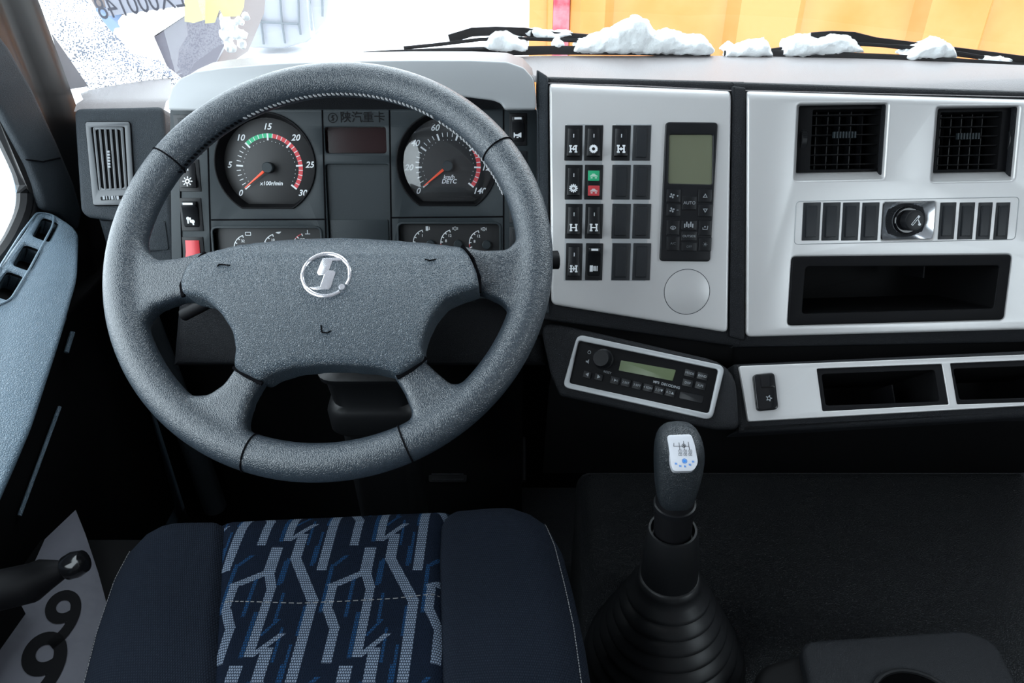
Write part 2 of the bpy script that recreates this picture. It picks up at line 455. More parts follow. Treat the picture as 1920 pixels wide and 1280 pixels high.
# ================================================================== STRUCTURE
def quad(mb, a, b, c, d): mb.add([a, b, c, d], [[0, 1, 2, 3]])
LX, RX, BY, FY, CZ = -.72, 1.52, -1.1, 1.27, 1.95
mb = MB(); mb.box(WORLD, LX - .05, BY, -.04, RX + .05, FY, 0); struct(mb.build('floor', M_MAT))
mb = MB(); mb.box(WORLD, LX - .05, BY, CZ, RX + .05, 1.12, CZ + .04); struct(mb.build('ceiling', M_HEAD))
mb = MB(); mb.box(WORLD, LX - .05, BY - .04, -.04, RX + .05, BY, CZ + .04); struct(mb.build('wall_back', M_BACKW))
mb = MB(); mb.box(WORLD, LX - .05, FY - .04, 0, RX + .05, FY, .80); struct(mb.build('wall_front', M_DARK))
# right wall; unseen window kept small and set back to limit side light
FRW = plane_frame((RX, 0, 0), (-1, 0, 0), (0, -1, 0))      # u = -y , v = z
mb = MB()
mb.plate(FRW, rect(-1.27, 0, 1.1, CZ), [rpoly([(.0, .80), (.85, .80), (.85, 1.62), (.0, 1.62)], .08)], -.05, 0, .004)
struct(mb.build('wall_right', M_BACKW))
mb = MB(); mb.plate(FRW, rpoly([(-.01, .79), (.86, .79), (.86, 1.63), (-.01, 1.63)], .08), (), -.035, -.031, 0)
struct(mb.build('window_3', M_GLASS))
# left wall below/behind the door, door with its window
FLW = plane_frame((-.70, 0, 0), (1, 0, 0), (0, 1, 0))      # u = y , v = z
winp = rpoly([(-.7, .70), (.94, .70), (1.042, .752), (1.02, .90), (.935, 1.28), (.80, 1.66), (-.7, 1.66)], [.06, .05, .05, .1, .05, .08, .08], 6)
mb = MB(); mb.plate(FLW, rect(-1.1, 0, -.82, CZ), (), -.06, 0, .003); struct(mb.build('wall_left', M_BACKW))
door = MB()
door.plate(FLW, [(-.82, .0), (1.22, .0), (1.22, .80), (1.07, .86), (1.07, 1.1), (.90, 1.7), (.80, CZ), (-.82, CZ)], [winp], -.018, 0, .004)
door = struct(door.build('door_1', M_DOOR)); WM[door] = Matrix.Identity(4)
mb = MB(); mb.tube([FLW.w(u, v, -.004) for u, v in winp], .011, 8, closed=True); mb.ring(FLW, inset(ccw(winp), -.030), inset(ccw(winp), -.004), .001, .008, .003); mb.build('window_seal', M_SEAL, door)
mb = MB(); mb.plate(FLW, inset(ccw(winp), -.004), (), -.014, -.011, 0); mb.build('window_glass', M_GLASS, door)

# sill ledge of the door with three defroster slots
FD = plane_frame(FLW.w(1.0, .735, .004), (cos(radians(56)), 0, sin(radians(56))), (0, 1, 0))
ledge = FD.P([(-60, 560), (0, 497), (52, 425), (70, 392), (100, 398), (150, 430), (146, 520), (112, 640), (60, 800), (0, 935), (-60, 1060)])
slots = []
for a, b in (((77, 446), (96, 411)), ((41, 500), (62, 462)), ((4, 556), (30, 512))):
    A, B = Vector(FD.p(*a)), Vector(FD.p(*b)); d = (B - A).normalized(); nn = Vector((-d.y, d.x)) * .010
    slots.append(rpoly([tuple(A - nn), tuple(B - nn), tuple(B + nn), tuple(A + nn)], .006, 3))
mb = MB(); mb.plate(FD, rpoly(ledge, .02, 3), slots, -.05, 0, .006, 3)
lg = mb.build('sill_ledge', M_DOOR, door)
mb = MB()
for s_ in slots: mb.pocket(FD, s_, -.002, -.03)
mb.build('defroster_slot', M_DARK, door)
sl = rpoly(FD.P([(0, 500), (40, 437), (70, 398), (102, 404), (98, 425), (55, 505), (20, 562), (-20, 580)]), .008, 3)
mb = MB(); mb.tube([FD.w(u, v, .0005) for u, v in sl], .0016, 6, closed=True); mb.build('slot_surround', M_DOOR, door)
# lower door panel with grab recess
FD2 = plane_frame((-.69, 0, 0), (1, 0, -.05), (0, 1, 0))
mb = MB(); mb.plate(FD2, rect(-.2, .05, 1.12, .60), (), -.045, 0, .01, 3); mb.build('lower_panel', M_DARK, door)
for (a, b) in (((2, 880), (42, 782)), ((28, 966), (104, 762))):
    A, B = FD2.p(*a), FD2.p(*b); mb = MB(); mb.tube([FD2.w(*A, .006), FD2.w(*B, .006)], .0028, 8); mb.build('pocket_rim', M_DOOR, door)
for (a, b) in (((97, 632), (110, 594)), ((114, 660), (126, 622))):
    A, B = FD2.p(*a), FD2.p(*b); mb = MB(); mb.tube([FD2.w(*A, .008), FD2.w(*B, .008)], .0035, 8); mb.build('trim_clip', M_DOOR, door)

# windscreen pillar
def pillar():
    sec = [(-.655, 1.165), (-.662, 1.130), (-.676, 1.105), (-.684, 1.092), (-.676, 1.075), (-.682, 1.045), (-.690, 1.02), (-.700, 1.01), (-.712, 1.05), (-.72, 1.165)]
    rings = []
    for z in (.50, .70, .87, 1.1, 1.4, 1.95):
        dy = -.09 * (z - .87) - (.10 * max(0, z - 1.1)); rings.append([Vector((x, y + dy, z)) for x, y in sec])
    m = MB(); m.ringloft([r[::-1] for r in rings], True, True, True); m = evaluated(m, [('SUBSURF', dict(levels=1))])
    return m.build('trim_1', M_PILLAR, smooth=60)
struct(pillar())
FTR = plane_frame((-.688, 0, 0), (1, -.25, 0), (0, 1, 0)); FTR.O = FLW.w(1.0, .8, .012)
m = MB(); m.plate(FTR, rpoly(FTR.P([(-40, 150), (0, 205), (30, 262), (56, 312), (72, 352), (82, 392), (112, 402), (150, 432), (158, 400), (142, 345), (112, 272), (66, 172), (22, 92), (-40, 10)]), .006, 3), (), -.02, 0, .008, 3); struct(m.build('trim_2', M_DASHL))
m = MB(); m.tube([FTR.w(*FTR.p(48, 299), .0005), FTR.w(*FTR.p(80, 303), .001), FTR.w(*FTR.p(112, 296), .0005)], .0012, 6); o_ = m.build('trim_seam', M_SEAM); o_['kind'] = 'structure'
# windscreen
base_px = [(60, 205), (133, 176), (200, 160), (330, 141), (600, 118), (1000, 108), (1500, 108), (1920, 124), (2150, 150), (2600, 210)]
ZT = FL.w(*FL.p(1200, 157)).z - .004
def hz(px, py, z): r = ray(px, py); t = (z - CAMZ) / r.z; return CAM + r * t
ZL = .866
wb = [hz(x, y, ZL if i < 4 else ZT) for i, (x, y) in enumerate(base_px)]
rows = []
for k in range(9):
    h = (CZ - ZT) * k / 8 - .05
    rows.append([Vector((p.x, p.y - .10 * h - .06 * h * h, p.z + h)) for p in wb])
mb = MB(); mb.ringloft([r[::-1] for r in rows], closed=False)
struct(mb.build('window_1', M_GLASS)); win1 = [o for o in COL.objects if o.name == 'window_1'][0]; WM[win1] = Matrix.Identity(4)
FG = plane_frame(at(300, 120, (wb[3] - CAM).dot(FWD)), (0, -1, -.10), (1, 0, 0))
def glasspt(px, py, off=0):
    """point on the windscreen surface under this sight line"""
    r = ray(px, py)
    for i in range(len(wb) - 1):
        for k in range(8):
            a, b, c, d = rows[k][i], rows[k][i + 1], rows[k + 1][i + 1], rows[k + 1][i]
            n = (b - a).cross(d - a)
            if abs(r.dot(n)) < 1e-9: continue
            t = (a - CAM).dot(n) / r.dot(n); q = CAM + r * t
            if a.x - 1e-4 <= q.x <= b.x + 1e-4 and rows[k][i].z - 1e-4 <= q.z <= rows[k + 1][i].z + 1e-4:
                return q - ray(px, py) * off
    return CAM + r * 1.2
def glass_patch(poly, off, mesh=MB):
    """grid patch lying on the glass, outline given by its corners seen from the seat"""
    tops = [Vector((x, y, 0)) for x, y in poly]; tr = tessellate_polygon([tops]); m = MB()
    m.add([glasspt(x, y, off) for x, y in poly], [list(t) for t in tr]); return m
m = glass_patch([(95, 60), (120, 95), (166, 162), (128, 168)], .004); m.build('edge_band', M_GREYCER, win1)
m = glass_patch([(66, -20), (150, -30), (168, 0), (190, 35), (205, 55), (230, 78), (246, 100), (292, 108), (318, 128), (345, 150), (330, 175), (170, 178), (120, 92), (95, 58)], .002); m.build('frost', M_FROST, win1, kind='stuff')
m = glass_patch([(444, 28), (452, 45), (470, 70), (462, 88), (440, 92), (418, 88), (411, 76), (424, 62), (426, 45)], -.012)
lump = MB()
for i in range(26):
    c = glasspt(random.choice([430, 440, 448]) + random.uniform(-14, 18), random.uniform(30, 92), -.006); r_ = random.uniform(.004, .009)
    lump.lathe(Frame(c, 0, random.uniform(0, 80)), [(0, -r_)] + [(r_ * sin(a), -r_ * cos(a)) for a in (pi * k / 6 for k in range(1, 6))] + [(0, r_)], 8)
lump = evaluated(lump, [('REMESH', dict(mode='VOXEL', voxel_size=.0022))])
for v in lump.v: v += noise.noise_vector(v * 160) * .003
lump.build('snow_clump', M_SNOW, win1, kind='stuff')
mb = MB(); mb.box(WORLD, LX, 1.00, CZ - .10, RX, 1.16, CZ); struct(mb.build('trim_3', M_HEAD))

# ================================================================== DASHBOARD BODY
dash = thing('dashboard', 'long black truck dashboard body running below the windscreen', 'dashboard', at(1200, 660, 1.05))
# top cover
def strip(mb, A, B):
    n = len(A); mb.add(A + B, [[i, i + 1, n + i + 1, n + i] for i in range(n - 1)])
front = [(986, 146), (1006, 150), (1030, 152), (1200, 157), (1372, 166), (1402, 166), (1660, 172), (1920, 178), (2150, 185), (2500, 200)]
backp = [(900, 109), (985, 108), (1010, 107), (1200, 107), (1372, 107), (1402, 107), (1660, 113), (1920, 124), (2150, 150), (2500, 200)]
def on(fr, x, y, n): u, v = fr.p(x, y); return fr.w(u, v, n)
mb = MB()
fA = [on(FL if x < 1387 else FC, x, y + 3, -.006) for x, y in front]
fB = [p + Vector((0, .010, .006)) for p in fA]
fBk = [hz(x, y, ZT) for x, y in backp]
for p in fBk[-2:]: p.y = fBk[-3].y - .02
fBk = [Vector((p.x, p.y + .03, ZT - .004)) for p in fBk]
mb.ringloft([fA, fB, [Vector((p.x, p.y + .02, ZT)) for p in fB], fBk], closed=False)
mb.build('top_cover', M_TOP, dash, smooth=70)
# upper front body behind the two silver panels
mb = MB()
mb.plate(FL, FL.P([(1006, 140), (1400, 150), (1395, 655), (1006, 600)]), (), -.10, -.007, .006, 3)
mb.build('front_body', M_DASH, dash)
storage_open = FC.P([(1510, 500), (1873, 498), (1862, 578), (1503, 588)])
v_left_in = rrect(*FC.p(1491, 338), *FC.p(1666, 194), .002, 2)
v_right_in = rrect(*FC.p(1748, 340), *FC.p(1913, 199), .002, 2)
mb = MB()
mb.plate(FC, FC.P([(1376, 150), (2250, 178), (2250, 640), (1376, 655)]), [storage_open, v_left_in, v_right_in], -.10, -.007, .006, 3)
mb.build('front_body', M_DASH, dash)
mb = MB(); mb.plate(FL, FL.P([(1000, 570), (1392, 630), (1392, 700), (1000, 640)]), (), -.12, -.03, .012, 3)
mb.plate(FC, FC.P([(1382, 600), (2250, 600), (2250, 690), (1382, 700)]), (), -.12, -.03, .012, 3)
mb.build('recessed_band', M_DARK, dash)
# lower facets
mb = MB(); mb.plate(FR, rpoly(FR.P([(1008, 598), (1376, 683), (1384, 806), (1340, 806), (1048, 742), (1030, 700)]), [.004, .004, .004, .01, .035, .03], 5), (), -.20, 0, .006, 4)
mb.build('radio_fascia', M_DASH, dash)
b1 = rpoly(FS.P([(1541, 701), (1753, 693), (1762, 752), (1549, 760)]), .004, 3)
b2 = rpoly(FS.P([(1788, 691), (2010, 683), (2022, 742), (1800, 749)]), .004, 3)
mb = MB(); mb.plate(FS, rpoly(FS.P([(1379, 680), (1920, 655), (2250, 640), (2250, 775), (1920, 782), (1386, 812)]), .004), [b1, b2], -.2, -.004, .008, 4)
mb.build('lower_fascia', M_DASH, dash)
mb = MB()   # underside sweeping down and away to the engine cover
und = [[(1020, 700), (1040, 740), (1390, 812), (1920, 785), (2250, 770)]]
r0 = [FR.w(*FR.p(1030, 700), -.01), FR.w(*FR.p(1060, 745), -.01), FS.w(*FS.p(1388, 806), -.01), FS.w(*FS.p(1920, 778), -.01), FS.w(*FS.p(2250, 766), -.01)]
r1 = [p + Vector((0, .05, -.06)) for p in r0]; r2 = [Vector((p.x, 1.0, .25)) for p in r0]
mb.ringloft([r0, r1, r2], closed=False); mb.build('knee_panel', M_DARK, dash, smooth=60)
# left end of the dashboard
boxf = FB.P([(137, 203), (306, 199), (314, 300), (326, 498), (252, 498), (246, 418), (163, 408), (150, 396)])
vent_l = rrect(*FB.p(176, 357), *FB.p(246, 238), .003, 2)
mb = MB(); mb.plate(FB, rpoly(boxf, [.006, .006, .0, .006, .004, .01, .01, .01], 4), [], -.14, -.001, .006, 4)
mb.build('driver_side_box', M_DASHL, dash)
mb = MB()
fA = [on(FB, x, y, -.005) for x, y in ((136, 208), (200, 206), (306, 204))]; fC = [hz(x, y, ZL) for x, y in ((138, 180), (200, 163), (312, 146))]
fB_ = [p + Vector((0, .012, .008)) for p in fA]
mb.ringloft([fA, fB_, [Vector((b.x, b.y + .02, b.z + .001)) for b in fB_], [Vector((p.x, p.y + .02, ZL)) for p in fC]], closed=False)
mb.build('driver_top_cover', M_TOP, dash, smooth=70)
mb = MB(); A = on(FB, 190, 405, -.05); mb.tube([A, A + Vector((.004, -.01, -.12)), A + Vector((.012, .0, -.30)), A + Vector((.016, .02, -.62))], [.020, .020, .021, .022], 16)
mb.build('support_post', M_DASHL, dash)
cv = rrect(*FB.p(262, 472), *FB.p(309, 413), .004)
mb = MB(); mb.plate(FB, cv, (), -.004, .0012, .001); mb.build('fuse_cover', M_DASHL, dash)
cv = rrect(*FB.p(266, 530), *FB.p(312, 487), .004)
mb = MB(); mb.plate(FB, cv, (), -.004, .0012, .001); mb.build('fuse_cover', M_DASHL, dash)
# dark bulkhead panel in the footwell
mb = MB(); mb.plate(FI, FI.P([(318, 480), (1010, 480), (1030, 700), (300, 700)]), (), -.16, -.03, .02, 3); mb.build('under_cluster_panel', M_DASH, dash)
mb = MB(); mb.box(WORLD, -.66, 1.10, 0, .02, 1.16, .62); mb.build('footwell_panel', M_DARK, dash)
# vertical black rib between the two panels and right of the hood
mb = MB(); mb.plate(FL, rpoly(FL.P([(1374, 160), (1400, 163), (1398, 640), (1368, 632)]), .003), (), -.05, -.002, .003); mb.build('centre_rib', M_DASH, dash)
mb = MB(); mb.plate(FL, rpoly(FL.P([(1006, 128), (1028, 142), (1030, 590), (1010, 585)]), .003), (), -.05, -.003, .003); mb.build('side_rib', M_DASHL, dash)  # lighter copy of the dash plastic; light on side rib put into colour

# ================================================================== icons
def icon(mb, F, kind, u, v, s, n):
    def pl(pts): mb.flat(F, [(u + x * s, v + y * s) for x, y in pts], n)
    def bx(x0, y0, x1, y1): pl(rect(x0, y0, x1, y1))
    if kind.startswith('axle'):
        bx(-.42, -.45, -.25, .45); bx(.25, -.45, .42, .45); bx(-.28, -.07, .28, .07)
        for x in (-.33, .33): bx(x - .16, .28, x + .16, .46); bx(x - .16, -.46, x + .16, -.28)
        if kind == 'axle_dot': pl(circ(0, 0, .17, 10))
        if kind == 'axle_cross': pl([(-.55, -.06), (-.1, -.06), (-.1, .06), (-.55, .06)]); pl(circ(0, 0, .15, 10)); pl([(-.06, -.3), (.06, -.3), (.06, .3), (-.06, .3)])
        if kind == 'axle_diff': pl([(-.1, .1), (.1, .42), (.2, .34), (0, .02)]); pl([(0, -.2), (.25, -.1), (.2, .05), (-.05, -.05)])
    elif kind in ('gear', 'flower', 'sun', 'star'):
        nt_, ro, rt, ri = dict(gear=(14, .36, .5, .2), flower=(12, .36, .54, .17), sun=(8, .25, .5, .12), star=(5, .3, .5, .2))[kind]
        mb.flatring(F, [(u + x * s, v + y * s) for x, y in circ(0, 0, ro, 24)], [(u + x * s, v + y * s) for x, y in circ(0, 0, ri, 24)], n)
        for k in range(nt_):
            a = 2 * pi * k / nt_; w = .09 if kind != 'sun' else .055; r0 = ro - .03 if kind != 'sun' else ro + .06
            c_, s_ = cos(a), sin(a)
            pl([(r0 * c_ + w * s_, r0 * s_ - w * c_), (rt * c_ + w * .7 * s_, rt * s_ - w * .7 * c_), (rt * c_ - w * .7 * s_, rt * s_ + w * .7 * c_), (r0 * c_ - w * s_, r0 * s_ + w * c_)])
        if kind == 'flower': pl([(-.05, -.1), (.0, -.1), (.0, .1), (-.05, .1)])
    elif kind == 'horn':
        pl([(-.5, -.3), (-.4, -.3), (-.3, -.1), (0, -.12), (.35, -.3), (.45, -.3), (.45, .3), (.35, .3), (0, .1), (-.3, .1), (-.4, .3), (-.5, .3)]); pl([(-.15, -.35), (.1, -.35), (.1, -.2), (-.15, -.2)])
    elif kind == 'lever':
        pl(circ(-.25, .2, .17, 10)); pl(circ(.2, -.1, .2, 10)); bx(-.35, -.3, -.2, .2); bx(.15, -.45, .3, 0); bx(-.1, -.2, .05, .3)
    elif kind == 'fuel':
        bx(-.5, -.4, -.12, .4); pl([(-.08, -.3), (-.02, -.3), (-.02, .3), (-.08, .3)])
        for k in range(3): bx(.06 + k * .16, -.32, .16 + k * .16, .32)
    elif kind in ('car_up', 'car_down'):
        pl([(-.48, -.12), (.48, -.12), (.48, .02), (.28, .06), (.12, .26), (-.2, .26), (-.34, .05), (-.48, .02)])
        pl([(-.4, -.35), (-.15, -.35), (-.15, -.2), (-.4, -.2)]); pl([(.15, -.35), (.4, -.35), (.4, -.2), (.15, -.2)])
    elif kind == 'fan':
        for k in range(4):
            a = pi / 2 * k + .3
            pl([(.04 * cos(a), .04 * sin(a)), (.42 * cos(a - .25), .42 * sin(a - .25)), (.48 * cos(a + .25), .48 * sin(a + .25)), (.32 * cos(a + .75), .32 * sin(a + .75))])
    elif kind in ('tri_up', 'tri_down'):
        g = 1 if kind == 'tri_up' else -1
        o_ = [(0, .4 * g), (-.42, -.32 * g), (.42, -.32 * g)]; i_ = [(0, .2 * g), (-.22, -.2 * g), (.22, -.2 * g)]
        mb.flatring(F, [(u + x * s, v + y * s) for x, y in o_], [(u + x * s, v + y * s) for x, y in i_], n)
    elif kind == 'defrost':
        mb.flatring(F, [(u + x * s, v + y * s) for x, y in circ(0, 0, .5, 16, .3)], [(u + x * s, v + y * s) for x, y in circ(0, 0, .4, 16, .22)], n)
        for k in (-.15, 0, .15): bx(k - .03, -.4, k + .03, .1)
    elif kind == 'vent_dir':
        bx(-.45, -.3, -.35, .1); bx(-.35, -.3, .3, -.2); pl([(.3, -.3), (.4, -.3), (.48, .35), (.38, .35)]); pl(circ(-.05, .2, .13, 10))
    elif kind == 'defog':
        for k in range(5): bx(-.5 + k * .2, -.25 + (k % 2) * .1, -.38 + k * .2, .15 + (k % 2) * .2)
    elif kind == 'light':
        pl(circ(0, 0, .22, 12))
        for k in range(8):
            a = k * pi / 4; pl([(.34 * cos(a - .12), .34 * sin(a - .12)), (.42 * cos(a - .1), .42 * sin(a - .1)), (.42 * cos(a + .1), .42 * sin(a + .1)), (.34 * cos(a + .12), .34 * sin(a + .12))])
    elif kind == 'cig':
        c_, s_ = cos(.9), sin(.9)
        def rt(x, y): return (x * c_ - y * s_, x * s_ + y * c_)
        o_ = [rt(x, y) for x, y in ((-.5, -.1), (.5, -.1), (.5, .1), (-.5, .1))]; i_ = [rt(x, y) for x, y in ((-.44, -.05), (.3, -.05), (.3, .05), (-.44, .05))]
        mb.flatring(F, [(u + x * s, v + y * s) for x, y in o_], [(u + x * s, v + y * s) for x, y in i_], n)
        pl([(.2, .12), (.3, .0), (.42, -.25), (.32, -.3), (.27, -.12)]); pl(circ(.38, -.35, .12, 10))

# ================================================================== rocker switches
def rocker(parent, F, x0, y0, x1, y1, ic, label, capmat=None, pressed_top=True, house=True, bar=True):
    """x0,y0 upper left and x1,y1 lower right corner, seen in the picture"""
    a, b = F.p(x0, y1), F.p(x1, y0); u0, v0, u1, v1 = a[0], a[1], b[0], b[1]
    cu, cv_ = (u0 + u1) / 2, (v0 + v1) / 2; W, H = u1 - u0, v1 - v0
    mb = MB(); mb.plate(F, rrect(u0, v0, u1, v1, .0008, 2), (), -.006, .0012, .0006)
    hs = mb.build('rocker_switch', M_SWITCH, parent, org=F.w(cu, cv_, 0), label=label)
    x_0, x_1 = cu - W * .34, cu + W * .32; vb, vt = v0 + H * .11, v1 - H * .10
    if pressed_top: pf = [(vt, .0010), (vt, .0030), (vt - (vt - vb) * .45, .0038), (vb + .004, .0085), (vb + .001, .0080), (vb, .0010)]
    else: pf = [(vt, .0010), (vt - .001, .0080), (vt - .006, .0088), (vt - .009, .0050), (vb + .004, .0028), (vb, .0010)]
    mb = MB(); rs = []
    for k, (x, sh) in enumerate(((x_0, .0010), (x_0 + .0012, 0), (x_1 - .0012, 0), (x_1, .0010))):
        rs.append([F.w(x + (-.0010 if k < 2 else .0010) * (i in (3, 4)), v, max(n - sh, .0008)) for i, (v, n) in enumerate(pf)])
    mb.ringloft([r for r in rs], True, True, True)
    mb.build('rocker_cap', capmat or M_SWITCH, hs, smooth=50)
    def nf(v):
        for (va, na), (vc, nc) in zip(pf[1:], pf[2:]):
            if vc <= v <= va: return na + (nc - na) * (va - v) / (va - vc) + .0002
        return .009
    if ic:
        mb = MB(); s = W * .46
        icon(mb, F, ic, cu - W * .02, vb + (vt - vb) * .27, s, nf)
        if pressed_top and bar: mb.flat(F, rect(cu - .0005, vt - H * .25, cu + .0004, vt - H * .15), nf)
        if not pressed_top: mb.flat(F, rect(x_0 + .003, vt - .0045, x_1 - .003, vt - .0018), lambda v: .0091)
        mb.build('switch_symbol', M_WHITE, hs, kind='stuff')
    return hs
def blank(parent, F, x0, y0, x1, y1, label=None):
    a, b = F.p(x0, y1), F.p(x1, y0)
    mb = MB(); mb.plate(F, rrect(a[0], a[1], b[0], b[1], .0006, 2), (), -.006, .0012, .0006)
    W, H = b[0] - a[0], b[1] - a[1]
    mb.plate(F, rrect(a[0] + W * .17, a[1] + H * .09, b[0] - W * .22, b[1] - H * .09, .0006, 2), (), 0, .0034, .0010)
    return mb.build('blank_cover', M_BLANK, parent, org=F.w((a[0] + b[0]) / 2, (a[1] + b[1]) / 2, 0), label=label)

def roll_top(o, F, line_px, depth=.016, back=.010):
    """curve the upper edge of a flat panel backward"""
    (ua, va), (ub, vb) = F.p(*line_px[0]), F.p(*line_px[1])
    d = Vector((ub - ua, vb - va)).normalized(); nn = Vector((-d.y, d.x))
    bm = bmesh.new(); bm.from_mesh(o.data); inv = WM[o].inverted(); rot = inv.to_3x3()
    N3 = rot @ (F.U * nn.x + F.V * nn.y); base = inv @ F.w(ua, va, 0); back_dir = rot @ -F.N
    for k in (1, .8, .6, .42, .26, .12):
        bmesh.ops.bisect_plane(bm, geom=bm.verts[:] + bm.edges[:] + bm.faces[:], plane_co=base - N3 * depth * k, plane_no=N3)
    for v in bm.verts:
        t = (v.co - base).dot(N3) + depth
        if t > 0: v.co += back_dir * (back * (t / depth) ** 2)
    bm.to_mesh(o.data); bm.free(); o.data.shade_smooth(); o.data.set_sharp_from_angle(angle=radians(40))
# ================================================================== SWITCH PANEL
sp = thing('switch_panel', 'silver switch panel with four rows of black rockers beside steering wheel', 'switch panel', FL.M(*FL.p(1200, 390)))
rows_y = [(235, 301), (309, 374), (382, 447), (456, 525)]
circ_c = FL.p(1288, 547); circ_r = 43 * FL.k(1288, 547)
mb = MB(); mb.plate(FL, rpoly(FL.P([(1030, 150), (1372, 164), (1365, 624), (1034, 571)]), .008, 6), (), -.006, 0, .0035, 4)
roll_top(mb.build('panel_face', M_SILVER, sp), FL, ((1030, 150), (1372, 164)))
mb = MB(); mb.ring(FL, circ(*circ_c, circ_r, 64), circ(*circ_c, circ_r - .0008, 64), -.001, .0003, .0001); mb.build('cover_rim', M_DASHL, sp)
mb = MB(); mb.plate(FL, circ(*circ_c, circ_r - .0008, 64), (), -.001, .0006, .0004); mb.build('round_cover', M_SILVER, sp)
for x0, x1 in ((1057, 1131), (1145, 1222)):
    mb = MB(); mb.plate(FL, rrect(*FL.p(x0, 526), *FL.p(x1, 233), .0008, 2), (), -.001, .0004, .0003); mb.build('switch_frame', M_HOOD, sp)
icons = [[('axle_diff', 'black rocker switch with white differential symbol, top left'), ('gear', 'black rocker switch with small white gear symbol')],
         [('flower', 'black rocker switch with large white gear symbol'), None],
         [('axle', 'black rocker switch with white axle symbol, third row left'), ('axle', 'black rocker switch with white axle symbol, third row right')],
         [('axle_cross', 'black rocker switch with white crossed axle symbol, bottom left'), ('fuel', 'black rocker switch pressed at bottom, with white fuel symbol')]]
for r_, (ya, yb) in enumerate(rows_y):
    for c_, (xa, xb) in enumerate(((1058, 1092.5), (1095, 1131))):
        if icons[r_][c_]:
            rocker(sp, FL, xa + r_ * .6, ya, xb, yb, icons[r_][c_][0], icons[r_][c_][1], pressed_top=icons[r_][c_][0] != 'fuel', bar=True)
    for c_, (xa, xb) in enumerate(((1146, 1183), (1185, 1221))):
        if (r_, c_) == (0, 0): rocker(sp, FL, xa, ya, xb, yb, 'axle_dot', 'black rocker switch with white axle and dot symbol, right columns')
        else: blank(sp, FL, xa, ya, xb, yb)
# indicator lamp unit green/red
a, b = FL.p(1095, 374), FL.p(1131, 309)
mb = MB(); mb.plate(FL, rrect(*a, *b, .0008, 2), (), -.006, .0012, .0006)
mb.plate(FL, rrect(*FL.p(1100, 369), *FL.p(1127, 316), .002), (), 0, .0026, .001)
il = mb.build('indicator_lamp_unit', M_SWITCH, sp, label='black indicator unit with green lamp above red lamp')
for (y0, y1, m_, ic) in ((320, 339, M_GREEN, 'car_up'), (348, 367, M_RED, 'car_down')):
    mb = MB(); mb.plate(FL, rrect(*FL.p(1102, y1), *FL.p(1124, y0), .0008, 2), (), .002, .0032, .0004); ln = mb.build('indicator_lens', m_, il)
    mb = MB(); c0 = FL.p(1113, (y0 + y1) / 2); icon(mb, FL, ic, *c0, .010, .0034)
    WM[ln] = WM[il]; mb.build('lens_symbol', mat('pale_print', (.7, .6, .6) if m_ is M_RED else (.5, .75, .6), .5), il)

# ================================================================== CLIMATE CONTROL
cc = thing('climate_control_unit', 'tall black climate control unit with square display and push buttons', 'climate control', FL.M(*FL.p(1290, 360)))
scr = FL.P([(1254, 253), (1335, 253), (1334, 346), (1252, 344)])
mb = MB(); mb.plate(FL, rrect(*FL.p(1236, 489), *FL.p(1345, 230), .005, 6), [rpoly(scr, .0025)], -.004, .004, .0015, 3); mb.build('housing', M_SWITCH, cc)
mb = MB(); mb.flat(FL, inset(ccw(scr), -.001), .0012); mb.build('display', M_LCD, cc)
btn = [(1247, 354, 1276, 380, 'fan', None), (1247, 381, 1276, 406, 'fan', None), (1276, 367, 1306, 394, None, 'AUTO'), (1306, 354, 1335, 380, 'tri_up', None), (1306, 382, 1335, 407, 'tri_down', None),
       (1247, 412, 1274, 441, 'defrost', None), (1247, 442, 1274, 470, None, 'A/C'), (1275, 412, 1306, 432, 'defog', None), (1275, 433, 1306, 452, None, 'OUTSIDE'), (1275, 453, 1306, 471, None, 'OFF'),
       (1307, 412, 1334, 442, 'vent_dir', None), (1307, 444, 1334, 471, 'light', None)]
for i, (x0, y0, x1, y1, ic, tx) in enumerate(btn):
    mb = MB(); mb.plate(FL, rrect(*FL.p(x0 + .8, y1 - .8), *FL.p(x1 - .8, y0 + .8), .001, 2), (), .003, .0052, .0007)
    c0 = FL.p((x0 + x1) / 2, (y0 + y1) / 2); bt = mb.build('push_button', M_SWITCH, cc, org=FL.w(*c0))
    mb = MB()
    if ic: icon(mb, FL, ic, c0[0] - (.002 if ic == 'fan' else 0), c0[1], .0075 if ic != 'defog' else .013, .0054)
    if ic == 'fan':
        mb.flat(FL, rect(c0[0] + .004, c0[1] - .0003, c0[0] + .0065, c0[1] + .0003), .0054)
        if y0 < 360: mb.flat(FL, rect(c0[0] + .00495, c0[1] - .0012, c0[0] + .00555, c0[1] + .0012), .0054)
    if tx: mb.text(FL, tx, *c0, .0054, .0056 if tx == 'AUTO' else .0042)
    mb.build('button_symbol', M_GREYP if y0 < 440 else M_DIMP, bt, kind='stuff')

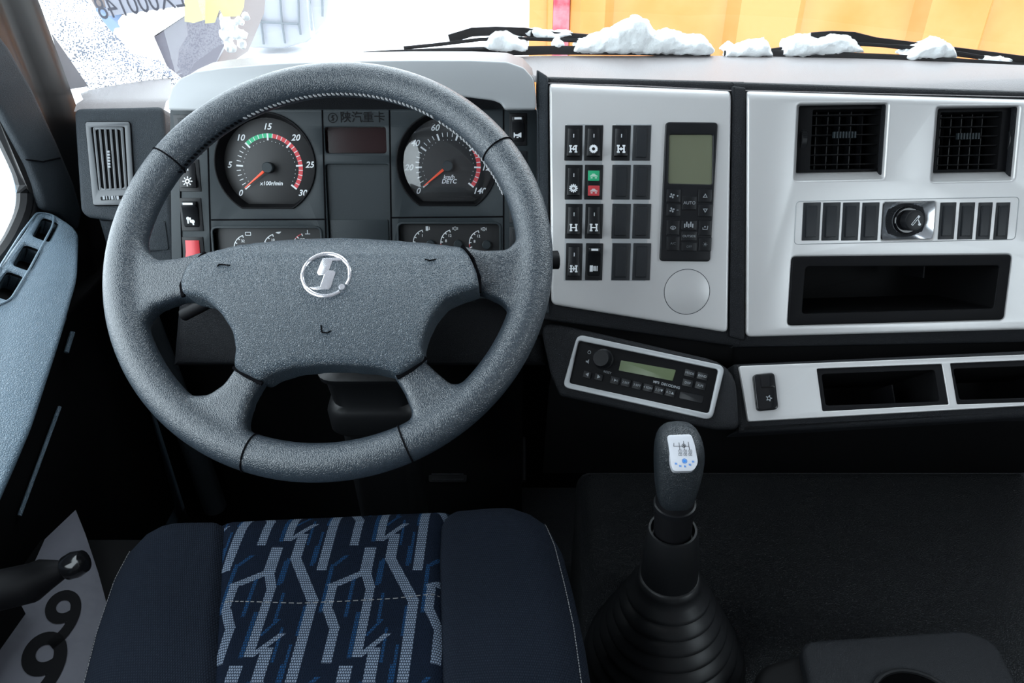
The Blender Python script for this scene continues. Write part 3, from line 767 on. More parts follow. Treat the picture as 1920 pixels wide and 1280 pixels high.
# ================================================================== CENTRE PANEL
cp = thing('centre_panel', 'wide silver panel with two vents, blank covers and an open storage slot', 'dashboard panel', FC.M(*FC.p(1660, 400)))
hl = rrect(*FC.p(1490, 338), *FC.p(1667, 193), .004, 4); hr = rrect(*FC.p(1747, 340), *FC.p(1914, 198), .004, 4)
so = rpoly(FC.P([(1486, 482), (1895, 478), (1880, 598), (1478, 609)]), .005, 4)
light_h = rrect(*FC.p(1654, 449), *FC.p(1753, 380), .002, 4)
mb = MB(); mb.plate(FC, rpoly(FC.P([(1402, 164), (2230, 190), (2230, 610), (1400, 632)]), .008, 6), [hl, hr, so, light_h], -.006, 0, .0035, 4); roll_top(mb.build('panel_face', M_SILVER, cp), FC, ((1402, 164), (2230, 190)))
for h, inn in ((hl, rrect(*FC.p(1493, 323, -.02), *FC.p(1656, 198, -.02), .002, 4)), (hr, rrect(*FC.p(1750, 323, -.02), *FC.p(1906, 203, -.02), .002, 4))):
    mb = MB(); mb.funnel(FC, ccw(h)[::-1], -.003, ccw(inn)[::-1], -.020); mb.build('vent_recess', M_SILVER, cp)
g = rrect(*FC.p(1489, 458), *FC.p(1911, 369), .006, 5)
mb = MB(); mb.tube([FC.w(u, v, .0001) for u, v in g], .0006, 6, closed=True); mb.build('groove_line', M_HOOD, cp)
for i, (xa, xb) in enumerate(((1503, 1539), (1540, 1576), (1577, 1612), (1613, 1649), (1758, 1793), (1794, 1828), (1829, 1861), (1862, 1894))):
    blank(cp, FC, xa, 379, xb, 451 if i < 4 else 449)
# lighter dish
cl = FC.p(1703, 413); kc = FC.k(1703, 413)
N_ = 40
def rect_ring(c, w, h, r, n=N_):
    base = []
    for k in range(n):
        a = 2 * pi * k / n; dx, dy = cos(a), sin(a); s = min(w / abs(dx) if abs(dx) > 1e-6 else 9, h / abs(dy) if abs(dy) > 1e-6 else 9); base.append((c[0] + dx * s, c[1] + dy * s))
    return base
ro = rect_ring(cl, 49.5 * kc, 34.5 * kc, 0); rm = circ(cl[0], cl[1], 34 * kc, N_, 30 * kc); ri = circ(cl[0], cl[1], 26 * kc, N_)
mb = MB(); mb.ringloft([[FC.w(u, v, n) for u, v in r] for r, n in ((ro, .0005), (rm, -.010), (ri, -.012), (ri, -.004))]); mb.build('lighter_dish', mat('satin_silver', (.62, .64, .67), .22, .85), cp, smooth=80)
cg = thing('cigarette_lighter', 'round black cigarette lighter knob in square silver dish', 'cigarette lighter', FC.M(*cl))
R = 24 * kc
mb = MB(); mb.lathe(FC, [(R * 1.02, -.012), (R * 1.02, -.002), (R * .95, -.001), (R * .8, -.001)], 40, *cl); mb.build('collar', M_GLOSS, cg)
mb = MB(); mb.lathe(FC, [(R * .80, -.006), (R * .80, .009), (R * .74, .011), (R * .60, .0115), (0, .0115)], 40, cl[0] + .003, cl[1]); mb.build('knob', M_SWITCH, cg)
mb = MB(); icon(mb, FC, 'cig', cl[0] + .003, cl[1], .015, .0117); mb.build('lighter_symbol', M_WHITE, cg, kind='stuff')
# open storage slot
si = rpoly(FC.P([(1510, 500), (1873, 498), (1862, 578), (1503, 588)]), .005, 4)
st = thing('storage_slot', 'black framed open storage slot in the wide silver panel', 'storage tray', FC.M(*FC.p(1690, 540)))
mb = MB(); mb.plate(FC, inset(ccw(so), -.0006), [si], -.006, .0015, .0015, 3); mb.build('frame', M_BLACK, st)
mb = MB(); mb.pocket(FC, si, .0005, -.13, .004); mb.build('tray', M_DARK, st)
mb = MB(); c0 = FC.p(1765, 520); mb.box(FC, c0[0] - .001, c0[1] - .004, -.10, c0[0] + .001, c0[1] + .018, -.04); mb.build('divider', M_BLACK, st)

# ================================================================== AIR VENTS of the centre panel
def centre_vent(x0, y0, x1, y1, wheel_left, label):
    t = thing('air_vent', label, 'air vent', FC.M(*FC.p((x0 + x1) / 2, (y0 + y1) / 2)), 'air vents in the silver centre panel')
    fr = rrect(*FC.p(x0 - 1, y1 + 1, -.016), *FC.p(x1 + 1, y0 - 1, -.016), .002, 4)
    lx0, lx1 = (x0 + 26, x1 - 4) if wheel_left else (x0 + 6, x1 - 28)
    a, b = FC.p(lx0, y1 - 5, -.016), FC.p(lx1, y0 + 6, -.016)
    hole = rrect(*a, *b, .002, 2)
    mb = MB(); mb.plate(FC, fr, [hole], -.045, -.016, .001); mb.build('vent_frame', M_BLACK, t)
    mb = MB(); mb.pocket(FC, hole, -.017, -.075, .003); mb.build('duct', M_DARK, t)
    for k in range(6):
        v = a[1] + (b[1] - a[1]) * (k + .5) / 6
        m = MB(); m.box(FC, a[0] + .001, v - .0006 + (.0 if wheel_left else 0), -.034, b[0] - .001, v + .0006, -.020); m.build('slat', M_BLACK, t)
    for k in range(5):
        u = a[0] + (b[0] - a[0]) * (k + .9) / 5.8
        m = MB(); m.box(FC, u - .0006, a[1] + .001, -.050, u + .0006, b[1] - .001, -.036); m.build('deflector_fin', M_SWITCH, t)
    m = MB(); uc, vc = (a[0] + b[0]) / 2, (a[1] + b[1]) / 2 + .006
    for k in range(8):
        m.box(FC, uc - .016 + k * .004, vc - .004, -.021, uc - .0140 + k * .004, vc + .004, -.0165)
    m.build('deflector_tab', M_CLUSTER, t)
    # thumb wheel
    cx = x0 + 14 if wheel_left else x1 - 13; c0 = FC.p(cx, (y0 + y1) / 2, -.016); m = MB()
    Fw = plane_frame(FC.w(c0[0], c0[1], -.030), FC.U, FC.V)
    m.lathe(Fw, [(.001, -.004), (.0175, -.004), (.0185, -.003), (.0185, .003), (.0175, .004), (.001, .004)], 36)
    for k in range(18):
        a_ = radians(-90 + 180 * (k + .5) / 18); q = Fw.w(.0187 * cos(a_), .0187 * sin(a_), 0)
        m.box(Frame(q), -.0033, -.0005, -.0005, .0033, .0005, .0005) if False else m.tube([Fw.w(.0187 * cos(a_ * 1 - pi / 2 + pi / 2), .0187 * sin(a_), -.003), Fw.w(.0187 * cos(a_), .0187 * sin(a_), .003)], .0007, 5)
    m.build('thumbwheel', M_SWITCH, t)
    return t
centre_vent(1493, 198, 1657, 323, True, 'square black air vent with thumbwheel on its left side')
centre_vent(1750, 203, 1908, 323, False, 'square black air vent with thumbwheel on its right side')

# left vertical vent
lv = thing('air_vent', 'tall grey vertical-slat air vent left of the steering wheel', 'air vent', FB.M(*FB.p(207, 305)))
fo = rpoly(FB.P([(161, 229), (244, 229), (254, 384), (176, 385)]), .004, 4); fi = rpoly(FB.P([(172, 239), (235, 238), (242, 356), (186, 357)]), .002, 4)
mb = MB(); mb.plate(FB, fo, [fi], -.004, .0035, .001); mb.build('vent_frame', M_VENTG, lv)
mb = MB(); mb.tube([FB.w(u, v, .0) for u, v in fo], .0012, 6, closed=True); mb.build('frame_gap', M_SEAM, lv)
mb = MB(); mb.flat(FB, inset(ccw(fi), -.001), .0002); mb.build('duct', M_DARK, lv)
for k in range(6):
    x_top = 178 + k * 10.2; x_bot = 189.5 + k * 9.6
    A, B = FB.p(x_top, 241), FB.p(x_bot, 356)
    m = MB(); m.tube([FB.w(*A, .0025), FB.w(*B, .0025)], .0011, 6, sy=1.6); m.build('slat', M_VENTG, lv)
mb = MB(); mb.ring(FB, rpoly(FB.P([(176, 239), (232, 239), (240, 357), (188, 358)]), .002, 4), rpoly(FB.P([(179, 243), (229, 243), (236, 353), (190, 354)]), .006, 4), .0015, .0033, .0005); mb.build('louvre_frame', M_VENTG, lv)
mb = MB()
for k in range(6):
    A = FB.p(205 + k * .3, 285 + k * 5.6); mb.box(FB, A[0] - .0016, A[1] - .0014, .0008, A[0] + .0016, A[1] + .0014, .0042)
mb.build('deflector_tab', M_GREYP, lv)
mb = MB(); mb.plate(FB, rrect(*FB.p(191, 376), *FB.p(240, 366), .001, 2), (), .003, .0038, .0003); mb.build('wheel_slot', M_DARK, lv)
mb = MB()
for k, w in enumerate((2.4, 1.2, 1.2, 2.6, 1.0, 2.6)):
    A = FB.p(197 + k * 5.2, 371); mb.box(FB, A[0] - w * .0006, A[1] - .0026, .0035, A[0] + w * .0006, A[1] + .0026, .0052)
mb.build('thumbwheel', M_GREYP, lv)

# ================================================================== LOWER STRIP PANEL
ls = thing('lower_strip_panel', 'narrow silver strip panel with two open bins, below wide silver panel', 'dashboard panel', FS.M(*FS.p(1600, 730)))
o1 = rpoly(FS.P([(1531, 691), (1766, 682), (1779, 758), (1542, 771)]), .002, 3); o2 = rpoly(FS.P([(1781, 681), (2025, 671), (2035, 750), (1794, 758)]), .002, 3)
mb = MB(); mb.plate(FS, rpoly(FS.P([(1386, 686), (2230, 652), (2250, 742), (1403, 790)]), .003, 4), [o1, o2], -.005, .001, .0012, 3); mb.build('panel_face', M_SILVER, ls)
for o_, i_, nm in ((o1, b1, 'first'), (o2, b2, 'second')):
    m = MB(); m.plate(FS, inset(ccw(o_), -.0004), [i_], -.006, -.0005, .001); bf = m.build('bin_frame', M_BLACK, ls)
    m = MB(); m.pocket(FS, i_, -.001, -.11, .003); m.build('bin_tray', M_DARK, bf)
mb = MB(); c0 = FS.p(1698, 725); mb.box(FS, c0[0] - .0008, c0[1] - .02, -.09, c0[0] + .0008, c0[1] + .008, -.03); mb.build('bin_divider', M_BLACK, ls)
# hazard style rocker
ol = rpoly(FS.P([(1409, 703), (1449, 699), (1457, 768), (1417, 772)]), .006, 5)
mb = MB(); mb.plate(FS, ol, (), 0, .0065, .002, 3); hz_ = mb.build('rocker_switch', M_GLOSS, ls, label='rounded glossy black rocker switch with star symbol')
mb = MB(); mb.plate(FS, rpoly(FS.P([(1421, 705), (1446, 704), (1449, 728), (1423, 729)]), .002, 3), (), .006, .0085, .0015); mb.build('rocker_cap', M_GLOSS, hz_)
mb = MB(); icon(mb, FS, 'star', *FS.p(1438, 748), .008, .0067); mb.build('switch_symbol', M_GREYP, hz_, kind='stuff')

# ================================================================== RADIO
rd = thing('car_radio', 'black car radio in tilted silver bezel below the switch panel', 'radio', FR.M(*FR.p(1208, 708)))
ro_ = rpoly(FR.P([(1084, 627), (1360, 686), (1335, 788), (1056, 726)]), .010, 6); ri_ = rpoly(FR.P([(1086, 639), (1347, 693), (1329, 775), (1068, 718)]), .004, 6)
mb = MB(); mb.plate(FR, ro_, [ri_], -.003, .005, .0015, 3); mb.build('bezel', mat('bezel_silver', (.42, .43, .44), .45, .3), rd)
mb = MB(); mb.plate(FR, inset(ccw(ri_), -.001), (), -.004, .0015, .0005); mb.build('faceplate', M_BLACK, rd)
def z5(x, y): return FR.p(1040 + x / 5.64, 620 + y / 5.64)
def zp(pts): return [z5(*p) for p in pts]
mb = MB(); mb.plate(FR, rpoly(zp([(705, 312), (1285, 415), (1250, 530), (680, 420)]), .001, 2), (), 0, .0024, .0004); mb.build('display', M_LCDR, rd)
kc_ = z5(520, 300); mb = MB(); R = 95 / 5.64 * FR.k(1130, 673)
mb.lathe(FR, [(R * 1.15, .001), (R * 1.15, .003), (R * 1.0, .004), (R * .95, .016), (R * .85, .018), (0, .018)], 36, *kc_)
kn = mb.build('volume_knob', M_SWITCH, rd)
for k, (x, y, w, h, tx) in enumerate([(350, 465, 90, 70, '◀'), (472, 490, 90, 70, '▶'), (642, 525, 100, 80, '1 ▶II'), (758, 550, 100, 80, '2 INT'), (876, 578, 100, 80, '3 RPT'), (992, 603, 100, 80, '4 RDM'), (1110, 630, 105, 80, '5 D▼'), (1226, 655, 105, 80, '6 D▲'),
                                      (1432, 450, 110, 75, 'MODE'), (1566, 480, 110, 75, 'BAND'), (1410, 552, 110, 75, 'DISP'), (1545, 582, 110, 75, 'A.PS')]):
    c0 = z5(x, y); s_ = FR.k(1208, 708) / 5.64; m = MB()
    m.plate(FR, rrect(c0[0] - w * s_ / 2, c0[1] - h * s_ / 2, c0[0] + w * s_ / 2, c0[1] + h * s_ / 2, .001, 2), (), .001, .0032, .0006)
    bt = m.build('push_button', M_SWITCH, rd, org=FR.w(*c0))
    m = MB(); m.text(FR, tx, *c0, .0034, .0044 if k > 1 else .006, sx=.9); m.build('button_symbol', M_GREYP, bt, kind='stuff')
mb = MB()
mb.text(FR, 'RESET', *z5(562, 440), .0017, .0042); mb.text(FR, 'MP3  DECODING', *z5(1185, 572), .0017, .0046, bold=.02)
mb.flatring(FR, circ(*z5(370, 228), .0024, 16), circ(*z5(370, 228), .0018, 16), .0017)
mb.flat(FR, zp([(335, 315), (352, 318), (368, 300), (362, 350), (348, 335), (333, 332)]), .0017)
mb.build('faceplate_lettering', M_GREYP, rd, kind='stuff')
mb = MB(); mb.plate(FR, rpoly(zp([(1330, 640), (1585, 690), (1565, 770), (1315, 715)]), .002, 2), (), 0, .0028, .0008); mb.build('memory_card_flap', M_SWITCH, rd)

# ================================================================== INSTRUMENT CLUSTER
ic_ = thing('instrument_cluster', 'black instrument cluster with two round gauges under a silver hood', 'instrument cluster', FI.M(*FI.p(650, 330)))
ZF = 0.0
def octo(cx, cy, r, cut):
    """round opening cut flat at the bottom"""
    a = math.asin(cut / r); pts = [(cx + r * cos(t), cy + r * sin(t)) for t in [(-a) + (pi + 2 * a) * k / 56 for k in range(57)]]
    return pts
kI = FI.k(640, 320)
g1, g2 = FI.p(497, 308), FI.p(838, 306)
h1 = octo(*g1, 92 * kI, 79 * kI); h2 = octo(*g2, 92 * kI, 76 * kI)
disp = rrect(*FI.p(611, 287), *FI.p(723, 238), .004); pock = rrect(*FI.p(618, 470), *FI.p(729, 308), .004)
mg1 = rrect(*FI.p(405, 500), *FI.p(600, 428), .006); mg2 = rrect(*FI.p(750, 500), *FI.p(936, 420), .006)
mb = MB(); mb.plate(FI, rpoly(FI.P([(318, 204), (1006, 204), (1012, 560), (322, 560)]), .003), [h1, h2, disp, pock, mg1, mg2], -.05, ZF, .0015, 2); mb.build('cluster_face', M_CLUSTER, ic_)
# seams of the face
mb = MB()
for a, b in (((388, 204), (396, 500)), ((604, 206), (612, 480)), ((730, 206), (734, 470)), ((944, 204), (944, 500)), ((335, 215), (342, 500)), ((396, 412), (612, 411)), ((734, 408), (944, 406))):
    mb.tube([FI.w(*FI.p(*a), .0), FI.w(*FI.p(*b), .0)], .0011, 6)
mb.build('panel_seam', M_SEAM, ic_, kind='stuff')
def gauge(name, h, c, lab):
    hin = [(c[0] + (x - c[0]) * .93, c[1] + (y - c[1]) * .93) for x, y in h]
    hb = [(c[0] + (x - c[0]) * 1.035, c[1] + (y - c[1]) * 1.035) for x, y in h]
    m = MB(); m.plate(FI, ccw(hin), (), -.022, -.0175, .0001); g_ = m.build(name, M_DIAL, ic_, label=lab)
    m = MB(); m.plate(FI, hb, [h], -.002, .0022, .0012); m.funnel(FI, ccw(h)[::-1], .001, ccw(hin)[::-1], -.0175); m.build('bezel', M_BLACK, g_)
    if name == 'tachometer': return g_
    m = MB(); hc = ccw(h); m.ringloft([[FI.w(c[0] + (x - c[0]) * k_, c[1] + (y - c[1]) * k_, -.010 + .009 * sqrt(max(0, 1 - k_ * k_))) for x, y in hc] for k_ in (1, .97, .93, .86, .76, .62, .45, .25, .02)], True, False, True); m.build('lens', M_LENS, g_, smooth=180)
    return g_
tach = gauge('tachometer', h1, g1, 'round tachometer with green and red scale'); spd = gauge('speedometer', h2, g2, 'round speedometer reading to 140')
DN = -.0174
def dial(g_, c, R, nmaj, nmin, labels, arcs, lines, texts):
    """c dial centre, R tick radius"""
    A0, SW = radians(219), radians(258)
    def ang(t): return A0 - SW * t
    w = MB(); col = {}
    for k in range(nmaj * nmin + 1):
        t = k / (nmaj * nmin); a = ang(t); big = k % nmin == 0
        r1, r0, hw = (R, R * .80, .0011) if big else (R, R * .875, .00045)
        ca, sa = cos(a), sin(a)
        w.flat(FI, [(c[0] + r0 * ca + hw * sa, c[1] + r0 * sa - hw * ca), (c[0] + r1 * ca + hw * sa, c[1] + r1 * sa - hw * ca), (c[0] + r1 * ca - hw * sa, c[1] + r1 * sa + hw * ca), (c[0] + r0 * ca - hw * sa, c[1] + r0 * sa + hw * ca)], DN, .0005)
        if not big:
            rr = R * .78; w.flat(FI, circ(c[0] + rr * ca, c[1] + rr * sa, .0005, 6), DN, .0005)
    for t, s_ in labels: a = ang(t); w.text(FI, s_, c[0] + R * 1.21 * cos(a), c[1] + R * 1.19 * sin(a), DN, .0115, shear=.3, bold=.02, thick=.0005)
    for s_, dy, sz in texts: w.text(FI, s_, c[0] + .001, c[1] + dy, DN, sz, shear=.2, bold=.02, thick=.0005)
    w.build('dial_marking', M_WHITE, g_, kind='stuff')
    for t0, t1, m_ in arcs:
        m = MB(); k = 24; o_ = [(c[0] + R * cos(ang(t0 + (t1 - t0) * i / k)), c[1] + R * sin(ang(t0 + (t1 - t0) * i / k))) for i in range(k + 1)]
        i_ = [(c[0] + R * .875 * cos(ang(t0 + (t1 - t0) * i / k)), c[1] + R * .875 * sin(ang(t0 + (t1 - t0) * i / k))) for i in range(k + 1)]
        m.add([FI.w(x, y, DN + .0003) for x, y in o_ + i_], [[i + 1, i, k + 1 + i, k + 2 + i] for i in range(k)]); m.build('scale_band', m_, g_)
    a = ang(0); m = MB(); L = R * .95
    p0, p1 = (c[0] + .006 * cos(a), c[1] + .006 * sin(a)), (c[0] + L * cos(a), c[1] + L * sin(a)); hw = .0019
    ca, sa = cos(a), sin(a)
    m.plate(FI, [(p0[0] + hw * sa, p0[1] - hw * ca), (p1[0] + .0006 * sa, p1[1] - .0006 * ca), (p1[0] - .0006 * sa, p1[1] + .0006 * ca), (p0[0] - hw * sa, p0[1] + hw * ca)], (), -.011, -.009, .0005); m.build('needle', M_NEEDLE, g_)
    m = MB(); m.lathe(FI, [(.0075, -.016), (.0075, -.007), (.0065, -.006), (0, -.006)], 28, *c); m.build('needle_hub', M_CLUSTER, g_)
t1c, t2c = FI.p(498, 314), FI.p(838, 311)
def offs(p): return p
dial(tach, t1c, 62 * kI * 1.02, 6, 5, [(0, '0'), (1 / 6, '5'), (2 / 6, '10'), (.5, '15'), (4 / 6, '20'), (5 / 6, '25'), (1, '30')], [(1 / 3, .533, M_GREEN), (.533, 1, M_RED)], None, [('x100r/min', -.021, .0075)])
dial(spd, t2c, 61 * kI * 1.02, 7, 4, [(k / 7, str(k * 20)) for k in range(8)], [(5 / 7, 1, M_RED)], None, [('km/h', -.0145, .0075), ('DETC', -.0205, .0080)])
# centre displays
mb = MB(); mb.pocket(FI, disp, -.001, -.008); m_ = mb.build('warning_display', M_REDLCD, ic_)
mb = MB(); mb.pocket(FI, pock, -.001, -.005); mb.plate(FI, rrect(*FI.p(620, 470), *FI.p(727, 412), .002), (), -.006, -.0035, .0005); mb.build('blank_panel', M_CLUSTER, ic_)
tx = FI.p(680, 221)
mb = MB(); mb.text(FI, '陕汽重卡', tx[0], tx[1], 0, .0150, thick=.0006, bold=.01)
lc = FI.p(624, 221); mb.flatring(FI, circ(*lc, .0065, 24), circ(*lc, .0054, 24), 0, .0006)
mb.flat(FI, [(lc[0] + x * .0045, lc[1] + y * .0045) for x, y in ((-.2, .8), (.8, .8), (.2, .5), (0, .1), (.5, 0), (.2, -.8), (-.8, -.8), (-.2, -.5), (0, -.1), (-.5, 0))], 0, .0006)
mb.build('embossed_lettering', M_BLACK, ic_, kind='stuff')
# small gauges
def minis(win, cs, lab):
    m = MB(); m.pocket(FI, win, .0, -.010); g_ = m.build('small_gauge_window', M_DIAL, ic_, label=lab)
    m = MB(); big = inset(ccw(win), -.003); m.plate(FI, big, [win], -.001, .0016, .0008); m.build('bezel', M_CLUSTER, g_)
    w, r_ = MB(), MB()
    for (x, y, R, kind, lbls, redtop) in cs:
        c = FI.p(x, y); R = R * kI; a0, a1 = radians(108), radians(222)
        k = 18; o_ = [(c[0] + R * cos(a0 + (a1 - a0) * i / k), c[1] + R * sin(a0 + (a1 - a0) * i / k)) for i in range(k + 1)]
        i_ = [(c[0] + (R - .0011) * cos(a0 + (a1 - a0) * i / k), c[1] + (R - .0011) * sin(a0 + (a1 - a0) * i / k)) for i in range(k + 1)]
        for i in range(k):
            tgt = r_ if (redtop and i < 5) or (lab.endswith('right') and kind != 'fuelp' and i > 11) else w
            tgt.add([FI.w(*p, -.0096) for p in (o_[i + 1], o_[i], i_[i], i_[i + 1])], [[0, 1, 2, 3]])
        for j in range(5):
            a = a0 + (a1 - a0) * j / 4 * .8; ca, sa = cos(a), sin(a); hw = .0006
            w.flat(FI, [(c[0] + (R - .0035) * ca + hw * sa, c[1] + (R - .0035) * sa - hw * ca), (c[0] + R * ca + hw * sa, c[1] + R * sa - hw * ca), (c[0] + R * ca - hw * sa, c[1] + R * sa + hw * ca), (c[0] + (R - .0035) * ca - hw * sa, c[1] + (R - .0035) * sa + hw * ca)], -.0097)
        for j, s_ in enumerate(lbls):
            a = a0 + (a1 - a0) * (.1 + j * .42); w.text(FI, s_, c[0] + (R - .0075) * cos(a), c[1] + (R - .0075) * sin(a), -.0097, .0052, bold=.015)
        iu, iv = c[0] + .002, c[1] + R * 1.05
        if kind == 'batt':
            w.flatring(FI, rrect(iu - .004, iv - .0025, iu + .004, iv + .0025, .0005, 1), rrect(iu - .0032, iv - .0017, iu + .0032, iv + .0017, .0005, 1), -.0097)
        elif kind == 'oil': w.flat(FI, [(iu - .004, iv), (iu - .002, iv + .001), (iu + .004, iv + .0015), (iu + .002, iv - .001), (iu, iv - .0015), (iu - .002, iv - .0008)], -.0097)
        elif kind == 'temp': w.flat(FI, rect(iu - .0005, iv - .002, iu + .0005, iv + .003), -.0097); w.flat(FI, rect(iu - .0035, iv - .0028, iu + .0035, iv - .002), -.0097)
        elif kind == 'fuelp': w.flat(FI, rect(iu - .0025, iv - .003, iu + .001, iv + .003), -.0097); w.flat(FI, [(iu + .0015, iv - .002), (iu + .003, iv - .002), (iu + .003, iv + .002), (iu + .002, iv + .003), (iu + .0022, iv + .001)], -.0097)
        else:
            w.flatring(FI, circ(iu, iv, .0026, 16), circ(iu, iv, .0020, 16), -.0097); w.text(FI, kind, iu, iv, -.0097, .004)
            for sg in (-1, 1): w.flat(FI, [(iu + sg * .0032, iv - .0018), (iu + sg * .0038, iv - .0018), (iu + sg * .0038, iv + .0018), (iu + sg * .0032, iv + .0018)], -.0097)
        hb = MB(); hb.lathe(FI, [(.0062, -.0099), (.0062, -.005), (.0052, -.004), (0, -.004)], 20, c[0] + .006, c[1] - .001 * 2); hb.build('needle_hub', M_CLUSTER, g_)
    w.build('dial_marking', M_WHITE, g_, kind='stuff')
    if r_.f: r_.build('red_scale', M_RED, g_)
    return g_
minis(mg1, [(460, 467, 27, 'batt', ['32', '28'], False), (517, 466, 28, 'oil', ['10', '4'], False), (572, 465, 28, 'temp', ['120', '90'], True)], 'window with three small gauges, left')
gr_ = minis(mg2, [(798, 456, 26, 'fuelp', ['1'], False), (850, 456, 26, '1', ['12', '8'], False), (904, 457, 26, '2', ['12', '8'], False)], 'window with three small gauges, right')
# switches on the cluster
rocker(ic_, FI, 338, 299, 373, 359, 'sun', 'black rocker switch with white lamp symbol')
rocker(ic_, FI, 342, 371, 377, 433, 'lever', 'black rocker switch with white lever symbol', pressed_top=False)
rocker(ic_, FI, 347, 444, 381, 505, None, 'red rocker switch', capmat=M_REDSW)
rocker(ic_, FI, 955, 212, 988, 273, 'horn', 'black rocker switch with white horn symbol', pressed_top=False)
for y0, y1 in ((283, 345), (352, 418), (424, 490)): blank(ic_, FI, 955, y0, 988, y1)
blank(ic_, FI, 332, 215, 372, 290)
# silver hood
FH = Frame(FI.w(0, 0, .035), 0, 20)
hood_out = FH.P([(314, 206), (313, 190), (320, 165), (336, 147), (365, 134), (420, 126), (520, 118), (640, 114), (760, 112), (880, 112), (950, 115), (982, 126), (1000, 146), (1005, 175), (1005, 205)])
hood_in = FH.P([(946, 205), (940, 194), (925, 188), (870, 181), (780, 173), (640, 169), (520, 172), (440, 180), (400, 192), (382, 207)])
outline = rpoly(hood_out + hood_in, .003, 2)
mb = MB(); mb.plate(FH, outline, (), -.012, 0, .003, 4); mb.build('silver_hood', M_HOOD, ic_, label='silver hood face', smooth=60)
mb = MB()   # hood shell going forward to the windscreen
A = [FH.w(u, v, -.008) for u, v in hood_out]; B = [p + Vector((0, .06, .0)) for p in A]; C_ = [Vector((p.x, p.y + .12, min(p.z - .03, ZT + .01))) for p in A]
mb.ringloft([A, B, C_], closed=False); mb.build('hood_shell', M_TOP, ic_, smooth=80)
mb = MB(); A = [FH.w(u, v, -.004) for u, v in hood_in]; B = [FI.w(*FI.p(x, 205), .0) for x in (946, 940, 925, 870, 780, 640, 520, 440, 400, 382)]
mb.ringloft([A, B], closed=False); mb.build('hood_underside', M_DASH, ic_, smooth=80)

# ================================================================== STEERING WHEEL
sw = thing('steering_wheel', 'grey leather four-spoke truck steering wheel with stitched rim and round chrome emblem', 'steering wheel', FW.M())
kW = .80 / FPX
RR, TR = .2195, .0198
def rimc(a, r=RR, n=0): return FW.w(r * cos(a), r * sin(a), n)
m = MB(); m.tube([rimc(2 * pi * k / 120) for k in range(120)], TR, 20, closed=True, ref=FW.N)
spk = [[(392, 474), (345, 487), (300, 492), (276, 470), (262, 425), (234, 425), (246, 640), (262, 650), (272, 610), (295, 580), (345, 562), (392, 566)],
       [(862, 463), (905, 474), (950, 472), (968, 455), (978, 425), (1002, 425), (988, 640), (970, 632), (962, 592), (938, 566), (898, 548), (860, 560)],
       [(450, 685), (425, 722), (395, 742), (362, 744), (322, 715), (306, 735), (395, 832), (464, 850), (470, 828), (464, 792), (476, 752), (500, 712)],
       [(735, 700), (760, 740), (774, 776), (770, 806), (750, 826), (752, 845), (820, 825), (905, 735), (885, 700), (872, 722), (846, 722), (820, 700), (785, 668)]]
for s_ in spk: m.plate(FW, ccw(FW.P(s_)), (), -.014, .012, .006, 2, back=True)
m = evaluated(m, [('REMESH', dict(mode='VOXEL', voxel_size=.0028)), ('SMOOTH', dict(factor=.5, iterations=14))])
m.build('rim', M_LEATHER, sw, smooth=180)
pad_px = [(350, 505), (366, 488), (392, 476), (450, 462), (540, 452), (640, 448), (720, 452), (800, 458), (868, 466), (882, 484), (894, 512), (899, 540), (868, 549), (838, 562), (815, 590), (800, 620), (792, 650), (797, 670), (746, 706), (735, 697), (700, 689), (650, 685), (600, 685), (550, 690), (510, 703), (490, 716), (440, 691), (444, 655), (438, 622), (416, 588), (388, 562), (344, 552), (341, 530)]
m = MB(); vc_ = FW.p(615, 545)[1]
def padn(v):
    q_ = v - vc_; return .019 - (12 * max(0, q_ - .012) ** 2 if q_ > 0 else 2.0 * q_ * q_)
def pp_(x, y):
    n_ = .02
    for _ in range(4): n_ = .014 + padn(FW.p(x, y, n_)[1])
    return FW.p(x, y, n_)
m.plate(FW, ccw([pp_(x, y) for x, y in pad_px]), (), -.022, .022, .004, 2, back=True)
m = evaluated(m, [('REMESH', dict(mode='VOXEL', voxel_size=.0024)), ('SMOOTH', dict(factor=.5, iterations=16))])
for v in m.v: v += FW.N * padn((v - FW.O).dot(FW.V))
hub = m.build('horn_pad', M_PAD, sw, smooth=180)
m = MB()
def line(mb, F, pts, n, r): mb.tube([F.w(*F.p(x, y, n), n) for x, y in pts], r, 6)
for pts in ([(408, 500), (412, 496), (432, 498)], [(797, 486), (806, 489), (818, 486)], [(600, 607), (601, 620), (612, 621), (618, 617)]): 
    for a_, b_ in zip(pts, pts[1:]):
        pa, pb = FW.p(*a_, .04), FW.p(*b_, .04); m.tube([FW.w(*pa, .0222 + padn(pa[1])), FW.w(*pb, .0222 + padn(pb[1]))], .0007, 6)
m.build('horn_mark', M_SEAM, hub, kind='stuff')
# black gaps between pad and spokes
for pts in ([(386, 473), (352, 505), (340, 535), (344, 556)], [(866, 461), (886, 485), (898, 520), (899, 548)], [(438, 688), (462, 704), (492, 719)], [(744, 708), (770, 694), (799, 670)]):
    m = MB(); line(m, FW, pts, .0125, .0024); m.build('spoke_gap', M_SEAM, sw)
for a in (radians(121), radians(59 - 1), radians(-115), radians(-66), ):
    pass
def px_ang(x, y): u, v = FW.p(x, y); return atan2(v, u)
for x, y in ((300, 290), (945, 275), (470, 848), (765, 842)):
    a = px_ang(x, y); e = Vector((cos(a), sin(a)))
    ring_ = [FW.w(e.x * (RR + TR * 1.005 * cos(t)), e.y * (RR + TR * 1.005 * cos(t)), TR * 1.005 * sin(t)) for t in [2 * pi * k / 28 for k in range(28)]]
    m = MB(); m.tube(ring_, .0009, 6, closed=True); m.build('rim_seam', M_SEAM, sw)
